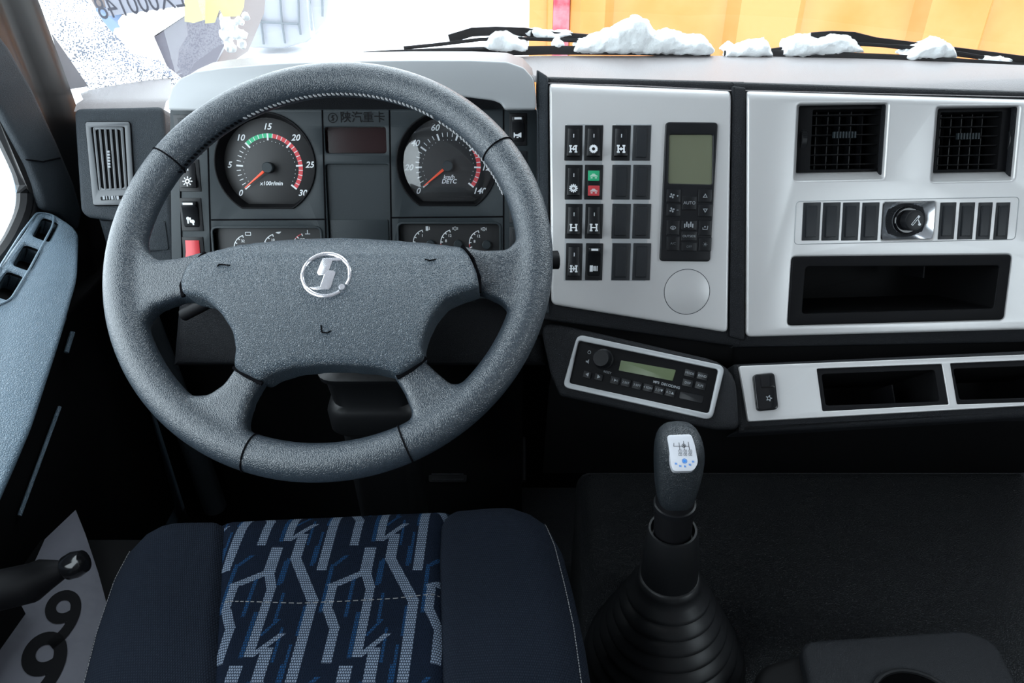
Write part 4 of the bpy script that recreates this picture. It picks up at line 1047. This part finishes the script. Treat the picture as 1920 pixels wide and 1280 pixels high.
def stitches(a0, a1, name, step=.026, ph=-2.35):
    m = MB(); k = 0; a = a0
    while a < a1:
        for sg in (0, 1):
            t0, t1 = a, a + step * .62
            c0 = ph + .16; c1 = ph - .02
            p = [FW.w((RR + TR * 1.03 * cos(c)) * cos(t), (RR + TR * 1.03 * cos(c)) * sin(t), TR * 1.03 * sin(c)) for t, c in ((t0, c0), ((t0 + t1) / 2, (c0 + c1) / 2), (t1, c1))]
            if sg == 0: m.tube(p, [.0007, .0015, .0007], 6)
        a += step
    return m
m = stitches(radians(58), radians(123), 's', ph=radians(172)); m.build('stitching', M_STITCH, sw, kind='stuff')
m = MB()
m2 = stitches(radians(22), radians(56), 's', ph=radians(178)); m.v, m.f, m.mi = m2.v, m2.f, m2.mi
m.build('stitching', M_STITCH, sw, kind='stuff')
m = MB(); m2 = stitches(radians(124), radians(150), 's', ph=radians(172)); m2.build('stitching', M_SEAM, sw, kind='stuff')
# emblem
EN = .0392; ec = FW.p(612, 515, EN)
def ez(x, y): return FW.p(540 + x / 10.667, 450 + y / 10.667, EN)
er = (FW.p(540 + 1275 / 10.667, 515, EN)[0] - FW.p(540 + 262 / 10.667, 515, EN)[0]) / 2
m = MB(); ec = ez(768, 700)
a_gap0, a_gap1 = radians(-52), radians(-28)
pts = [(a_gap1 + (2 * pi - (a_gap1 - a_gap0)) * k / 60) for k in range(61)]
ry = (ez(768, 250)[1] - ez(768, 1150)[1]) / 2
m.tube([FW.w(ec[0] + (er - .0016) * cos(t), ec[1] + (ry - .0016) * sin(t), EN + .0005) for t in pts], .0021, 10, sy=1.0)
em = m.build('emblem', M_CHROME, sw)
WMem = em
m = MB(); m.plate(FW, ccw([ez(*p) for p in [(700, 372), (1090, 360), (1150, 400), (1130, 425), (905, 430), (835, 615), (925, 618), (965, 660), (868, 955), (820, 1000), (520, 1005), (420, 950), (645, 940), (722, 712), (625, 722), (585, 665)]]), (), EN - .002, EN + .0022, .0009, 2); m.build('emblem_letter', M_CHROME, em)
bc = ez(1085, 950); m = MB(); m.lathe(FW, [(.0040, EN - .001), (.0040, EN + .001), (.003, EN + .0026), (0, EN + .003)], 20, *bc); m.build('emblem_dot', M_CHROME, em)

# steering column and stalks
sc_ = thing('steering_column', 'black steering column shroud behind and below the steering wheel', 'steering column', FW.M(0, 0, -.05))
m = MB()
c = Vector((0, -.015))
rg = []
for n, w, h, oy in ((-.03, .05, .03, -.01), (-.05, .075, .040, -.02), (-.12, .078, .05, -.03), (-.16, .070, .062, -.02), (-.30, .05, .05, -.02)):
    rg.append([FW.w(u, v + oy, n) for u, v in rrect(-w, -h, w, h, .03, 5)])
m.ringloft([r for r in rg][::-1], True, True, True); m.build('shroud', M_DASH, sc_, smooth=50)
m = MB()
FCO = plane_frame(at(686, 705, .97) + Vector((0, .045, 0)), (0, -.12, .99), (1, 0, 0)); rg = []
for n, w, h in ((-.40, .05, .04), (-.112, .052, .042), (-.104, .060, .047), (-.098, .064, .050), (-.068, .0645, .051), (-.058, .061, .048), (-.052, .056, .044), (-.012, .060, .046), (-.006, .066, .050), (.002, .067, .051), (.006, .062, .047), (.03, .05, .04)):
    rg.append([FCO.w(u, v, n) for u, v in rrect(-w, -h, w, h, .028, 6)])
m.ringloft(rg, True, True, True); m.build('column_boot', M_RUBBER, sc_, smooth=40)
m = MB(); A = FW.w(.03, .02, -.07); tip = at(1046, 487, .905); s0 = A + (tip - A) * .35
m.tube([A, s0, A + (tip - A) * .80, A + (tip - A) * .82, tip], [.006, .007, .008, .0125, .0135], 14, sy=.8); st_ = m.build('right_stalk', M_BLACK, sc_)
m = MB(); A = FW.w(-.03, .0, -.08); m.tube([A, A + Vector((-.08, .01, .0)), at(345, 590, .93)], [.006, .007, .008], 12); m.build('left_stalk', M_BLACK, sc_)

# ================================================================== DRIVER SEAT
seat = thing('driver_seat', 'dark driver seat cushion with grey and blue patterned cloth centre', 'seat', FSEAT.M(*FSEAT.p(620, 1150)))
def sp_(pts): return FSEAT.P(pts)
BK = .12
Lo = sp_([(410, 955), (330, 962), (262, 982), (225, 1020), (196, 1070), (160, 1170), (128, 1290)]) + [(FSEAT.p(128, 1290)[0] - .01, BK), (FSEAT.p(402, 1290)[0], BK)] + sp_([(402, 1290), (408, 1190), (412, 1100), (416, 1030), (418, 985)])
Ro = sp_([(826, 985), (824, 1040), (826, 1120), (830, 1200), (831, 1290)]) + [(FSEAT.p(831, 1290)[0], BK), (FSEAT.p(1118, 1290)[0] + .01, BK)] + sp_([(1118, 1290), (1102, 1190), (1080, 1090), (1058, 1010), (1040, 975), (1012, 950), (970, 936), (900, 933), (858, 936), (838, 955)])
Ce = sp_([(406, 953), (500, 950), (620, 945), (740, 939), (852, 935), (838, 955), (826, 985), (824, 1040), (826, 1120), (830, 1200), (831, 1290)]) + [(FSEAT.p(831, 1290)[0], BK), (FSEAT.p(402, 1290)[0], BK)] + sp_([(402, 1290), (408, 1190), (412, 1100), (416, 1030), (418, 985)])
SEAM = [sp_([(407, 953), (418, 985), (412, 1110), (406, 1200), (402, 1290)]), sp_([(852, 935), (838, 955), (827, 985), (824, 1040), (826, 1120), (831, 1290)])]
for q_ in SEAM: q_.append((q_[-1][0], BK))
def SX(y): return [interp(q_, y, 1, 0) for q_ in SEAM]
FRONT = sp_([(262, 985), (300, 968), (330, 962), (410, 955), (500, 950), (620, 945), (740, 939), (852, 935), (960, 934), (1000, 944), (1030, 962)])
LEFT = sp_([(262, 985), (225, 1020), (196, 1070), (160, 1170), (128, 1290)]); RIGHT_ = sp_([(1030, 962), (1058, 1010), (1080, 1090), (1102, 1190), (1118, 1290)])
LEFT.append((LEFT[-1][0] - .01, BK)); RIGHT_.append((RIGHT_[-1][0] + .01, BK))
def interp(tab, t, i, o):
    tab = sorted(tab, key=lambda q: q[i])
    if t <= tab[0][i]: return tab[0][o]
    for a, b in zip(tab, tab[1:]):
        if t <= b[i]: return a[o] + (b[o] - a[o]) * (t - a[i]) / (b[i] - a[i] + 1e-9)
    return tab[-1][o]
OUTL = FRONT + RIGHT_[1:] + LEFT[:0:-1]
def edge_d(x, y):
    p = Vector((x, y)); best = 9
    for i in range(len(OUTL)):
        a, b = Vector(OUTL[i]), Vector(OUTL[(i + 1) % len(OUTL)]); ab = b - a
        if a.y < BK + .001 and b.y < BK + .001: continue
        t = max(0, min(1, (p - a).dot(ab) / (ab.dot(ab) + 1e-12))); best = min(best, (a + ab * t - p).length)
    return best
def seat_z(x, y):
    r = .042; d = edge_d(x, y); z = 0
    if d < r: z = -(r - sqrt(max(0, r * r - (r - d) ** 2))) * .8
    for sx in SX(y): z -= .006 * math.exp(-((x - sx) / .005) ** 2)
    S0, S1 = SX(y); z += .006 * math.exp(-((min(abs(x - S0), abs(x - S1)) - .06) / .045) ** 2) * (1 if (x < S0 or x > S1) else 0)
    return z
def cushion(sa, sb):
    """a band of the cushion between two x limits (None is the outer edge)"""
    m = MB(); nx, ny = 40, 60; rows_ = []
    def lim(y): 
        return (interp(LEFT, y, 1, 0) if sa is None else SX(y)[sa]), (interp(RIGHT_, y, 1, 0) if sb is None else SX(y)[sb])
    grid = []
    for j in range(ny + 1):
        t = 1 - (1 - j / ny) ** 1.6
        r = []
        for i in range(nx + 1):
            s_ = i / nx
            if sa is None: s_ = s_ ** 1.5
            if sb is None: s_ = 1 - (1 - s_) ** 1.5
            y = BK + t * .45
            for _ in range(4):
                a, b = lim(y); x = a + (b - a) * s_; y = BK + (interp(FRONT, x, 0, 1) - BK) * t
            r.append((x, y))
        grid.append(r)
    def drop(r): return [FSEAT.w(x, y, -.16) for x, y in r]
    rs = [[FSEAT.w(x, y, seat_z(x, y)) for x, y in r] for r in grid]
    rs.append(drop(grid[-1]))
    for r, g in zip(rs[:-1], grid):
        if sa is None: r.insert(0, FSEAT.w(g[0][0], g[0][1], -.16))
        if sb is None: r.append(FSEAT.w(g[-1][0], g[-1][1], -.16))
    if sa is None: rs[-1].insert(0, rs[-1][0])
    if sb is None: rs[-1].append(rs[-1][-1])
    m.ringloft(rs, closed=False); return m
cushion(None, 0).build('side_bolster', M_FAB, seat, smooth=70)
cushion(1, None).build('side_bolster', M_FAB, seat, smooth=70)
cushion(0, 1).build('centre_insert', M_FABP, seat, smooth=70)
m = MB()
def dash_line(m, pts, n, L=.0035, gap=.003, r=.0005, F=FSEAT):
    q = []
    for a, b in zip(pts, pts[1:]):
        for k in range(6): q.append((a[0] + (b[0] - a[0]) * k / 6, a[1] + (b[1] - a[1]) * k / 6))
    q.append(pts[-1]); P_ = []
    for x, y in q: u, v = F.p(x, y); P_.append(F.w(u, v, n + seat_z(u, v)))
    for a, b in zip(P_, P_[1:]):
        d = (b - a).length; t = 0
        while t < d:
            m.tube([a + (b - a) * (t / d), a + (b - a) * (min(t + L, d) / d)], r, 5); t += L + gap
dash_line(m, [(412, 1127), (470, 1128), (560, 1131), (650, 1127), (740, 1122), (824, 1112)], .0004)
dash_line(m, [(1022, 962), (1040, 1010), (1058, 1080), (1076, 1160), (1094, 1290)], .0012, .002, .0012)
dash_line(m, [(238, 1020), (206, 1080), (174, 1170), (142, 1290)], .0012, .002, .0012, .0004)
m.build('stitching', M_SEATST, seat, kind='stuff')
m = MB(); m.box(WORLD, -.42, .12, .05, .03, .60, .40); m.build('seat_base', M_DARK, seat)

# ================================================================== ENGINE COVER, GEAR LEVER, CONSOLE, PEDALS
TX = .085
m = MB(); top = [(TX, -.9), (TX, .50), (TX + .02, .75), (TX + .03, 1.02), (1.2, 1.02), (1.2, -.9)]
m.plate(WORLD, rpoly(top, .03), (), 0, .25, .03, 5); tag(m.build('engine_cover', M_MAT, smooth=60), 'wide engine cover with black grained rubber mat right of the seat', 'engine cover')
m = MB(); m.tube([hz(1858, 893, .252), hz(1895, 940, .252), hz(1940, 1010, .252)], .006, 8, sy=.5); m.tube([hz(1868, 905, .252), hz(1900, 900, .252), hz(1960, 902, .252)], .006, 8, sy=.5)
m.build('mat_ridge', M_MAT, COL.objects['engine_cover']) if False else None
gl = thing('gear_lever', 'tall gear lever with black leather knob and ribbed rubber boot', 'gear lever', hz(1242, 1240, .25))
kb = at(1271, 868, .84); bs = hz(1243, 1228, .25); bs.y -= .0
axis = (kb - bs).normalized(); Lg = (kb - bs).length
G = plane_frame(bs, axis, (1, 0, 0))
prof = [(.108, 0)]
nr = 7
for k in range(nr):
    r0 = .100 - .0085 * k; z = .012 + k * .0185
    prof += [(r0, z), (r0 + .0035, z + .004), (r0 + .002, z + .009), (r0 - .006, z + .015)]
prof += [(.040, .150), (.038, .158), (.035, .160)]
m = MB(); m.lathe(G, prof, 64); m.build('boot', M_RUBBER, gl, smooth=50)
m = MB(); m.lathe(G, [(.036, .13), (.034, .20), (.0295, .235), (.0285, .238), (.026, .238), (.024, .225)], 40); m.build('sleeve', M_RUBBER, gl)
m = MB(); m.lathe(G, [(.0225, .20), (.0225, Lg - .055), (.018, Lg - .045)], 32); m.build('shaft', M_BLACK, gl)
# knob: superellipse sections
m = MB(); rings = []
for z, w, h, dx, dy in ((-.062, .018, .017, 0, 0), (-.056, .023, .021, 0, 0), (-.03, .028, .026, .0, 0), (-.002, .031, .029, .001, .001), (.016, .0315, .029, .001, .002), (.032, .029, .026, 0, .003), (.043, .022, .019, -.001, .004), (.047, .012, .010, -.001, .005), (.048, .001, .001, -.001, .005)):
    ring_ = []
    for k in range(36):
        a = 2 * pi * k / 36; c_, s__ = cos(a), sin(a); e = .78
        ring_.append(G.w(dx + .88 * w * math.copysign(abs(c_) ** e, c_), dy + h * math.copysign(abs(s__) ** e, s__), Lg + z))
    rings.append(ring_)
m.ringloft(rings, True, True, True); m = evaluated(m, [('SUBSURF', dict(levels=1))]); 
GP = Frame(at(1281, 850, .806), 2, 57)
for v in m.v:
    h_ = (v - GP.O).dot(GP.N) + .0005
    if h_ > 0: v -= GP.N * h_
m.build('knob', M_KNOB, gl, smooth=180)
m = MB(); m.lathe(G, [(.020, Lg - .068), (.0245, Lg - .066), (.0245, Lg - .060), (.020, Lg - .058)], 32); m.build('knob_collar', M_SWITCH, gl)
# shift plate on the face turned to the driver
pp = rpoly(GP.P([(1250, 816), (1296, 814), (1303, 835), (1309, 868), (1300, 883), (1262, 884), (1257, 870), (1255, 845)]), .004, 4)
m = MB(); m.plate(GP, pp, (), -.006, .0012, .0008); m.build('shift_plate', M_PLATE, gl)
def gz(x, y): return GP.p(1220 + x / 8, 790 + y / 8)
m = MB()
def gl_line(a, b, w=.00018): 
    A, B = Vector(gz(*a)), Vector(gz(*b)); d = (B - A).normalized(); n_ = Vector((-d.y, d.x)) * w
    m.flat(GP, [tuple(A - n_), tuple(B - n_), tuple(B + n_), tuple(A + n_)], .0013)
gl_line((340, 375), (570, 375)); gl_line((340, 375), (345, 330)); gl_line((420, 320), (435, 430)); gl_line((490, 300), (500, 430)); gl_line((560, 310), (580, 430))
cN = gz(492, 368); m.flatring(GP, circ(*cN, .0022, 16), circ(*cN, .0018, 16), .0013); m.text(GP, 'N', *cN, .0013, .003)
for x, a_, b_ in ((440, '1', '2'), (515, '3', '4'), (592, '5', '6')):
    for y, t_ in ((450, a_), (500, b_)):
        c0 = gz(x, y); m.flatring(GP, rrect(c0[0] - .0018, c0[1] - .0016, c0[0] + .0018, c0[1] + .0016, .0006, 2), rrect(c0[0] - .0015, c0[1] - .0013, c0[0] + .0015, c0[1] + .0013, .0006, 2), .0013); m.text(GP, t_, *c0, .0013, .0028)
m.build('shift_diagram', M_INK, gl, kind='stuff')
m = MB(); c0 = gz(505, 598); m.flatring(GP, circ(*c0, .0028, 20), circ(*c0, .0021, 20), .0013); m.flat(GP, circ(*c0, .0016, 12), .0013)
for x, y in ((375, 638), (440, 675), (512, 680), (585, 655), (632, 608)): m.text(GP, 'N', *gz(x, y), .0013, .003, bold=.04)
m.build('blue_symbols', M_BLUE, gl, kind='stuff')
# console with cup holder
CT = Frame((0, 0, .34), 0, 90)
cs_ = thing('cup_holder_console', 'low black console with round cup holder behind the gear lever', 'console', hz(1670, 1250, .34))
co = rpoly(CT.P([(1500, 1199), (1812, 1177), (1868, 1200), (1915, 1290), (1960, 1420), (1480, 1440), (1520, 1290)]), .02, 5)
co2 = inset(ccw(co), -.02)
cupc = CT.p(1728, 1335); cup = circ(*cupc, .052, 40)
m = MB(); m.plate(CT, co, [cup], -.03, 0, .008, 4); m.build('lid', M_DASH, cs_)
lo_ = rpoly([CT.p(1425, 1228), CT.p(1500, 1202), CT.p(1812, 1180), CT.p(1880, 1200), CT.p(1930, 1290), CT.p(1980, 1430), CT.p(1400, 1450)], .02, 5)
m = MB(); m.plate(CT, lo_, [cup], -.09, -.02, .012, 4); m.build('console_body', M_DARK, cs_)
m = MB(); m.pocket(CT, cup, -.004, -.07, .004); m.build('cup_well', M_DARK, cs_)
m = MB(); m.tube([CT.w(u, v, .001) for u, v in cup], .003, 8, closed=True); m.build('cup_rim', M_RUBBER, cs_)
# pedals
def pedal(px, py, z, w, h, vertical, label):
    c = hz(px, py, z); Fp = Frame(c, 0, 50); t = thing('pedal', label, 'pedal', Fp.M())
    m = MB(); m.plate(Fp, rrect(-w / 2, -h / 2, w / 2, h / 2, .006), (), -.008, 0, .002); m.build('pedal_plate', M_BLACK, t)
    n_ = 7
    for k in range(n_):
        m = MB()
        if vertical: x = -w / 2 + w * (k + .5) / n_; m.box(Fp, x - .002, -h / 2 + .005, 0, x + .002, h / 2 - .005, .003)
        else: y = -h / 2 + h * (k + .5) / n_; m.box(Fp, -w / 2 + .006, y - .002, 0, w / 2 - .006, y + .002, .003)
        m.build('rib', M_DASH, t)
    m = MB(); m.tube([Fp.w(0, h * .4, -.008), Fp.w(0, h * .5, -.06), Fp.w(0, h * .5 + .10, -.10)], .008, 8) if not vertical else m.tube([Fp.w(0, -h * .4, -.008), Fp.w(0, -h * .45, -.05), Fp.w(0, -h * .5, -.075)], .009, 8)
    m.build('pedal_arm', M_BLACK, t)
pedal(840, 868, .17, .075, .075, False, 'wide brake pedal with horizontal rubber ribs')
pedal(962, 836, .13, .055, .15, True, 'narrow accelerator pedal with vertical rubber ribs')

# ================================================================== left of the seat: sheet and lever
SH = plane_frame((-.60, .70, .40), (.25, .05, .97), (1, 0, 0))
shp = SH.P([(142, 955), (160, 1000), (185, 1075), (240, 1280), (300, 1420), (-200, 1420), (-60, 1280), (30, 1130), (66, 1050), (84, 1010)])
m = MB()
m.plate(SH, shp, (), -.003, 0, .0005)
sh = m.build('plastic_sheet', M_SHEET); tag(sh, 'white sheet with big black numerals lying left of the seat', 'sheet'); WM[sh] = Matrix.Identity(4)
m = MB()
for (x, y, s_, r_) in ((116, 1165, .115, 22), (78, 1262, .135, 20)):
    m.text(SH, '9', *SH.p(x, y), .0006, s_, rot=radians(r_), bold=.02, sx=.72)
m.build('numerals', M_INK, sh)
m = MB(); m.box(WORLD, -.66, .15, 0, -.50, .74, .36); o = m.build('sheet_support_box', M_DARK); tag(o, 'low dark box on the floor under the white sheet', 'box')
hb = thing('handbrake_lever', 'black lever with round knob end over the white sheet', 'lever', at(20, 1110, .80))
P0, P1, P2 = at(-40, 1115, .80), at(60, 1092, .80), at(122, 1066, .80)
m = MB(); m.tube([P0, P1, P0 + (P2 - P0) * .75, P2], [.022, .021, .018, .009], 16); m.build('grip', M_BLACK, hb)
m = MB(); d_ = (P2 - P1).normalized(); m.tube([P2 - d_ * .002, P2 + d_ * .002, P2 + d_ * .012, P2 + d_ * .022, P2 + d_ * .025], [.009, .013, .0145, .012, .006], 18); m.build('knob', M_GLOSS, hb)
m = MB(); m.box(WORLD, P0.x - .06, P0.y - .10, 0.30, P0.x - .01, P0.y + .05, P0.z + .01); m.build('lever_bracket', M_DARK, hb)

# ================================================================== WIPERS AND SNOW outside the windscreen
def outp(px, py, off=.035): g_ = glasspt(px, py); r = ray(px, py); return g_ + r * (off / abs(r.y))
def wiper(blade, rail, arm, label):
    t = thing('windscreen_wiper', label, 'wiper', outp(*blade[len(blade) // 2]), 'wipers on the windscreen')
    m = MB(); m.tube([outp(x, y) for x, y in blade], .0050, 8, sy=1.3, sx=.5); m.build('blade', M_SEAL, t)
    m = MB(); m.tube([outp(x, y, .05) for x, y in rail], .0028, 6); m.build('blade_holder', M_BLACK, t)
    m = MB(); m.tube([outp(x, y, .06) for x, y in arm], .0055, 6, sy=1.3, sx=.7); m.build('arm', M_BLACK, t)
wiper([(682, 105), (740, 102), (860, 97), (1035, 94), (1200, 95), (1332, 100)], [(757, 90), (817, 84), (900, 74), (960, 72), (1080, 76), (1180, 90)], [(842, 73), (885, 60), (930, 58), (982, 60), (1040, 68), (1100, 72), (1200, 80)], 'snow-covered windscreen wiper in front of the driver')
wiper([(1357, 103), (1420, 101), (1500, 103), (1600, 107), (1690, 111), (1800, 118), (1940, 128)], [(1440, 95), (1500, 86), (1600, 82), (1700, 88), (1800, 100), (1900, 118)], [(1520, 69), (1560, 66), (1600, 68), (1640, 78), (1720, 88), (1800, 98), (1940, 116)], 'snow-covered windscreen wiper on the passenger side')
def heap(px, label, off=.045, depth=.022):
    pts = [outp(x, y, off) for x, y in px]
    m = MB(); F0 = plane_frame(pts[0], (0, -1, -.1), (1, 0, 0)); pl = [((p - F0.O).dot(F0.U), (p - F0.O).dot(F0.V)) for p in pts]
    m.plate(F0, ccw(pl), (), -depth, depth, .008, 2, back=True)
    m = evaluated(m, [('REMESH', dict(mode='VOXEL', voxel_size=.0035)), ('SMOOTH', dict(factor=.5, iterations=3))])
    for v in m.v:
        n_ = noise.noise_vector(v * 70) * .0035 + noise.noise_vector(v * 190) * .0022; v += n_
    o = m.build('snow', M_SNOW, smooth=180); tag(o, label, 'snow', None, 'stuff'); return o
def zz(pts, s, ox): return [(ox + x / s, y / s) for x, y in pts]
heap(zz([(1100, 250), (1130, 200), (1240, 175), (1340, 125), (1440, 85), (1490, 125), (1510, 165), (1590, 155), (1680, 190), (1740, 180), (1790, 215), (1805, 262)], 2.667, 660), 'large snow heap on right half of driver side wiper')
heap(zz([(650, 232), (720, 160), (770, 160), (830, 190), (880, 210), (870, 240)], 2.667, 660), 'rounded snow lump on left part of driver side wiper')
heap(zz([(840, 158), (920, 140), (980, 150), (1060, 160), (1135, 168), (1060, 184), (960, 185), (870, 180)], 2.667, 660), 'thin snow strip on the driver side wiper arm', .065, .012)
heap(zz([(995, 240), (1000, 205), (1030, 180), (1060, 210), (1055, 240)], 2.667, 660), 'small snow lump on middle of driver side wiper', .045, .012)
heap(zz([(100, 322), (150, 270), (200, 290), (240, 260), (380, 245), (400, 320)], 3.2, 1320), 'snow lump at left tip of the passenger side wiper')
heap(zz([(455, 325), (480, 260), (580, 220), (700, 240), (800, 215), (890, 225), (965, 320)], 3.2, 1320), 'big snow heap on left half of passenger side wiper')
heap(zz([(1170, 345), (1250, 290), (1340, 265), (1430, 240), (1500, 290), (1535, 355), (1400, 350)], 3.2, 1320), 'snow heap on right half of passenger side wiper')
heap(zz([(1640, 388), (1690, 340), (1760, 350), (1860, 368), (1850, 400)], 3.2, 1320), 'small snow lump at right end of passenger side wiper', .045, .012)

# labels stuck on the windscreen (seen from behind)
def decal(poly, name, label, m_, off):
    pts = [glasspt(x, y, off) for x, y in poly]; c = sum(pts, Vector()) / len(pts)
    F0 = plane_frame(c, (0, -1, -.1), (1, 0, 0)); pl = [((p - F0.O).dot(F0.U), (p - F0.O).dot(F0.V)) for p in pts]
    m = MB(); m.add([F0.w(u, v, 0) for u, v in ccw(pl)], [list(range(len(pl)))]); o = m.build(name, m_); tag(o, label, 'label'); WM[o] = Matrix.Identity(4); return o, F0
lb, F0 = decal([(189, -30), (197, 33), (349, 8), (345, -55)], 'paper_label', 'white paper label with mirrored serial number on the windscreen', M_LABEL, .004)
p0 = glasspt(262, -3, .004) - F0.O; m = MB()
m.text(F0, 'LX000148', p0.dot(F0.U) + .012, p0.dot(F0.V), .0008, .046, sx=.72, rot=radians(8), mirror=True); m.build('serial_number', M_LINK, lb)
for q, pts in enumerate(([(347, -40), (352, 36), (366, 41), (384, 38), (386, -40)], [(390, -40), (393, 37), (408, 38), (414, 15), (420, 30), (438, 33), (446, 33), (452, 18), (453, -40)])):
    decal(pts, 'sticker', ['narrow torn yellow sticker next to the paper label', 'wide torn yellow sticker with ragged lower edge on windscreen'][q], M_LABELY, .003)

# ================================================================== OUTSIDE
GZ = -1.45
m = MB(); rows_ = []
for j in range(30):
    y = 1.6 + j * 1.6; rows_.append([Vector((x, y, GZ + .25 * noise.noise(Vector((x * .2, y * .2, 0))))) for x in [(-32 + i * 2.2) for i in range(30)]])
m.ringloft([r for r in rows_], closed=False); sg = m.build('snow_ground', M_SNOW, smooth=180); struct(sg)
dt = thing('dump_truck', 'yellow dump truck body with vertical ribs and red stripe outside', 'truck', Vector((3.2, 6.0, GZ)))
def wallx(px, Y=5.6): r = ray(px, 60); return r.x * Y / r.y
m = MB(); Yt = 5.6
m.box(WORLD, wallx(992), Yt, GZ + .9, 8.0, Yt + 2.4, 2.6); m.build('body_wall', M_YELLOW, dt)
for a, b, dpt, nm in ((1024, 1038, .02, 'rib'), (1066, 1148, .10, 'rib'), (1356, 1500, .10, 'rib'), (1700, 1845, .10, 'rib'), (2050, 2190, .10, 'rib')):
    m = MB(); x0, x1 = wallx(a), wallx(b); s_ = .07 if dpt > .05 else .01
    m.add([Vector(p) for p in ((x0, Yt, GZ + .9), (x0 + s_, Yt - dpt, GZ + .9), (x1 - s_, Yt - dpt, GZ + .9), (x1, Yt, GZ + .9), (x0, Yt, 2.6), (x0 + s_, Yt - dpt, 2.6), (x1 - s_, Yt - dpt, 2.6), (x1, Yt, 2.6))], [[0, 1, 5, 4], [1, 2, 6, 5], [2, 3, 7, 6]])
    m.build('rib', M_YELLOW, dt)
m = MB(); m.box(WORLD, wallx(1036), Yt - .02, GZ + .9, wallx(1066), Yt, 2.6); m.build('reflective_stripe', M_REDST, dt)
for xw in (2.2, 4.4, 5.6):
    m = MB(); m.lathe(plane_frame((xw, Yt + .2, GZ + .5), (0, -1, 0), (1, 0, 0)), [(.2, -.1), (.25, .05), (.5, .1), (.52, .0), (.52, -.25), (.4, -.28)], 32); m.build('wheel', M_SEAL, dt)
# snow covered car
cY = 15.0
def gp(px, py, Y): r = ray(px, py); t = Y / r.y; return CAM + r * t
CY_ = 10.0
car = thing('parked_car', 'snow-covered brown vehicle seen blurred through left windscreen', 'car', Vector((gp(300, 90, 10).x, 10.5, GZ)))
FCAR = plane_frame(gp(300, 80, 10), (0, -1, 0), (1, 0, 0))
def cpoly(pts): return ccw(FCAR.P(pts))
m = MB(); m.plate(FCAR, cpoly([(150, -30), (440, -60), (432, 60), (400, 140), (330, 150), (290, 90), (215, 90), (190, 40)]), (), -1.5, 0, .05); m.build('body', M_CAR, car)
m = MB(); m.plate(FCAR, cpoly([(293, 68), (352, 28), (432, 32), (430, 70), (400, 130), (330, 150), (312, 112)]), (), -.05, .06, 0); m.build('side_window', M_CARWIN, car)
m = MB(); m.plate(FCAR, cpoly([(215, 95), (225, 45), (240, 25), (275, 12), (352, -10), (350, 28), (292, 66), (312, 112), (330, 158), (230, 165)]), (), -.2, .25, .08, 3); m.build('snow_layer', M_SNOW, car, kind='stuff')
m = MB(); c0 = FCAR.p(206, 64); m.lathe(FCAR, [(.1, .1), (.13, .22), (.30, .25), (.32, .1), (.3, -.1)], 28, *c0); m.build('wheel', mat('blue_grey_tyre', (.10, .14, .22), .6), car)
# caged liquid tank
tk = thing('caged_tank', 'pale white tank in grey wire cage standing in the snow', 'tank', Vector((gp(540, 70, 14).x, 14.4, GZ)))
FT = plane_frame(gp(540, 40, 13.5), (0, -1, 0), (1, 0, 0))
m = MB(); m.plate(FT, ccw(FT.P([(425, -60), (628, -60), (612, 40), (575, 80), (530, 92), (460, 90), (440, 75)])), (), -1.0, 0, .06); m.build('tank_body', M_TANK, tk)
for pts in ([(452, -40), (452, 30), (458, 72)], [(487, -40), (490, 30), (496, 82)], [(524, -40), (530, 40), (536, 80)], [(560, -40), (562, 45), (565, 64)], [(580, -40), (583, 20), (586, 56)], [(605, -40), (606, 30)], [(440, 37), (500, 41), (560, 44)]):
    m = MB(); m.tube([FT.w(*FT.p(x, y), .05) for x, y in pts], .018, 6); m.build('cage_bar', M_CAGE, tk)
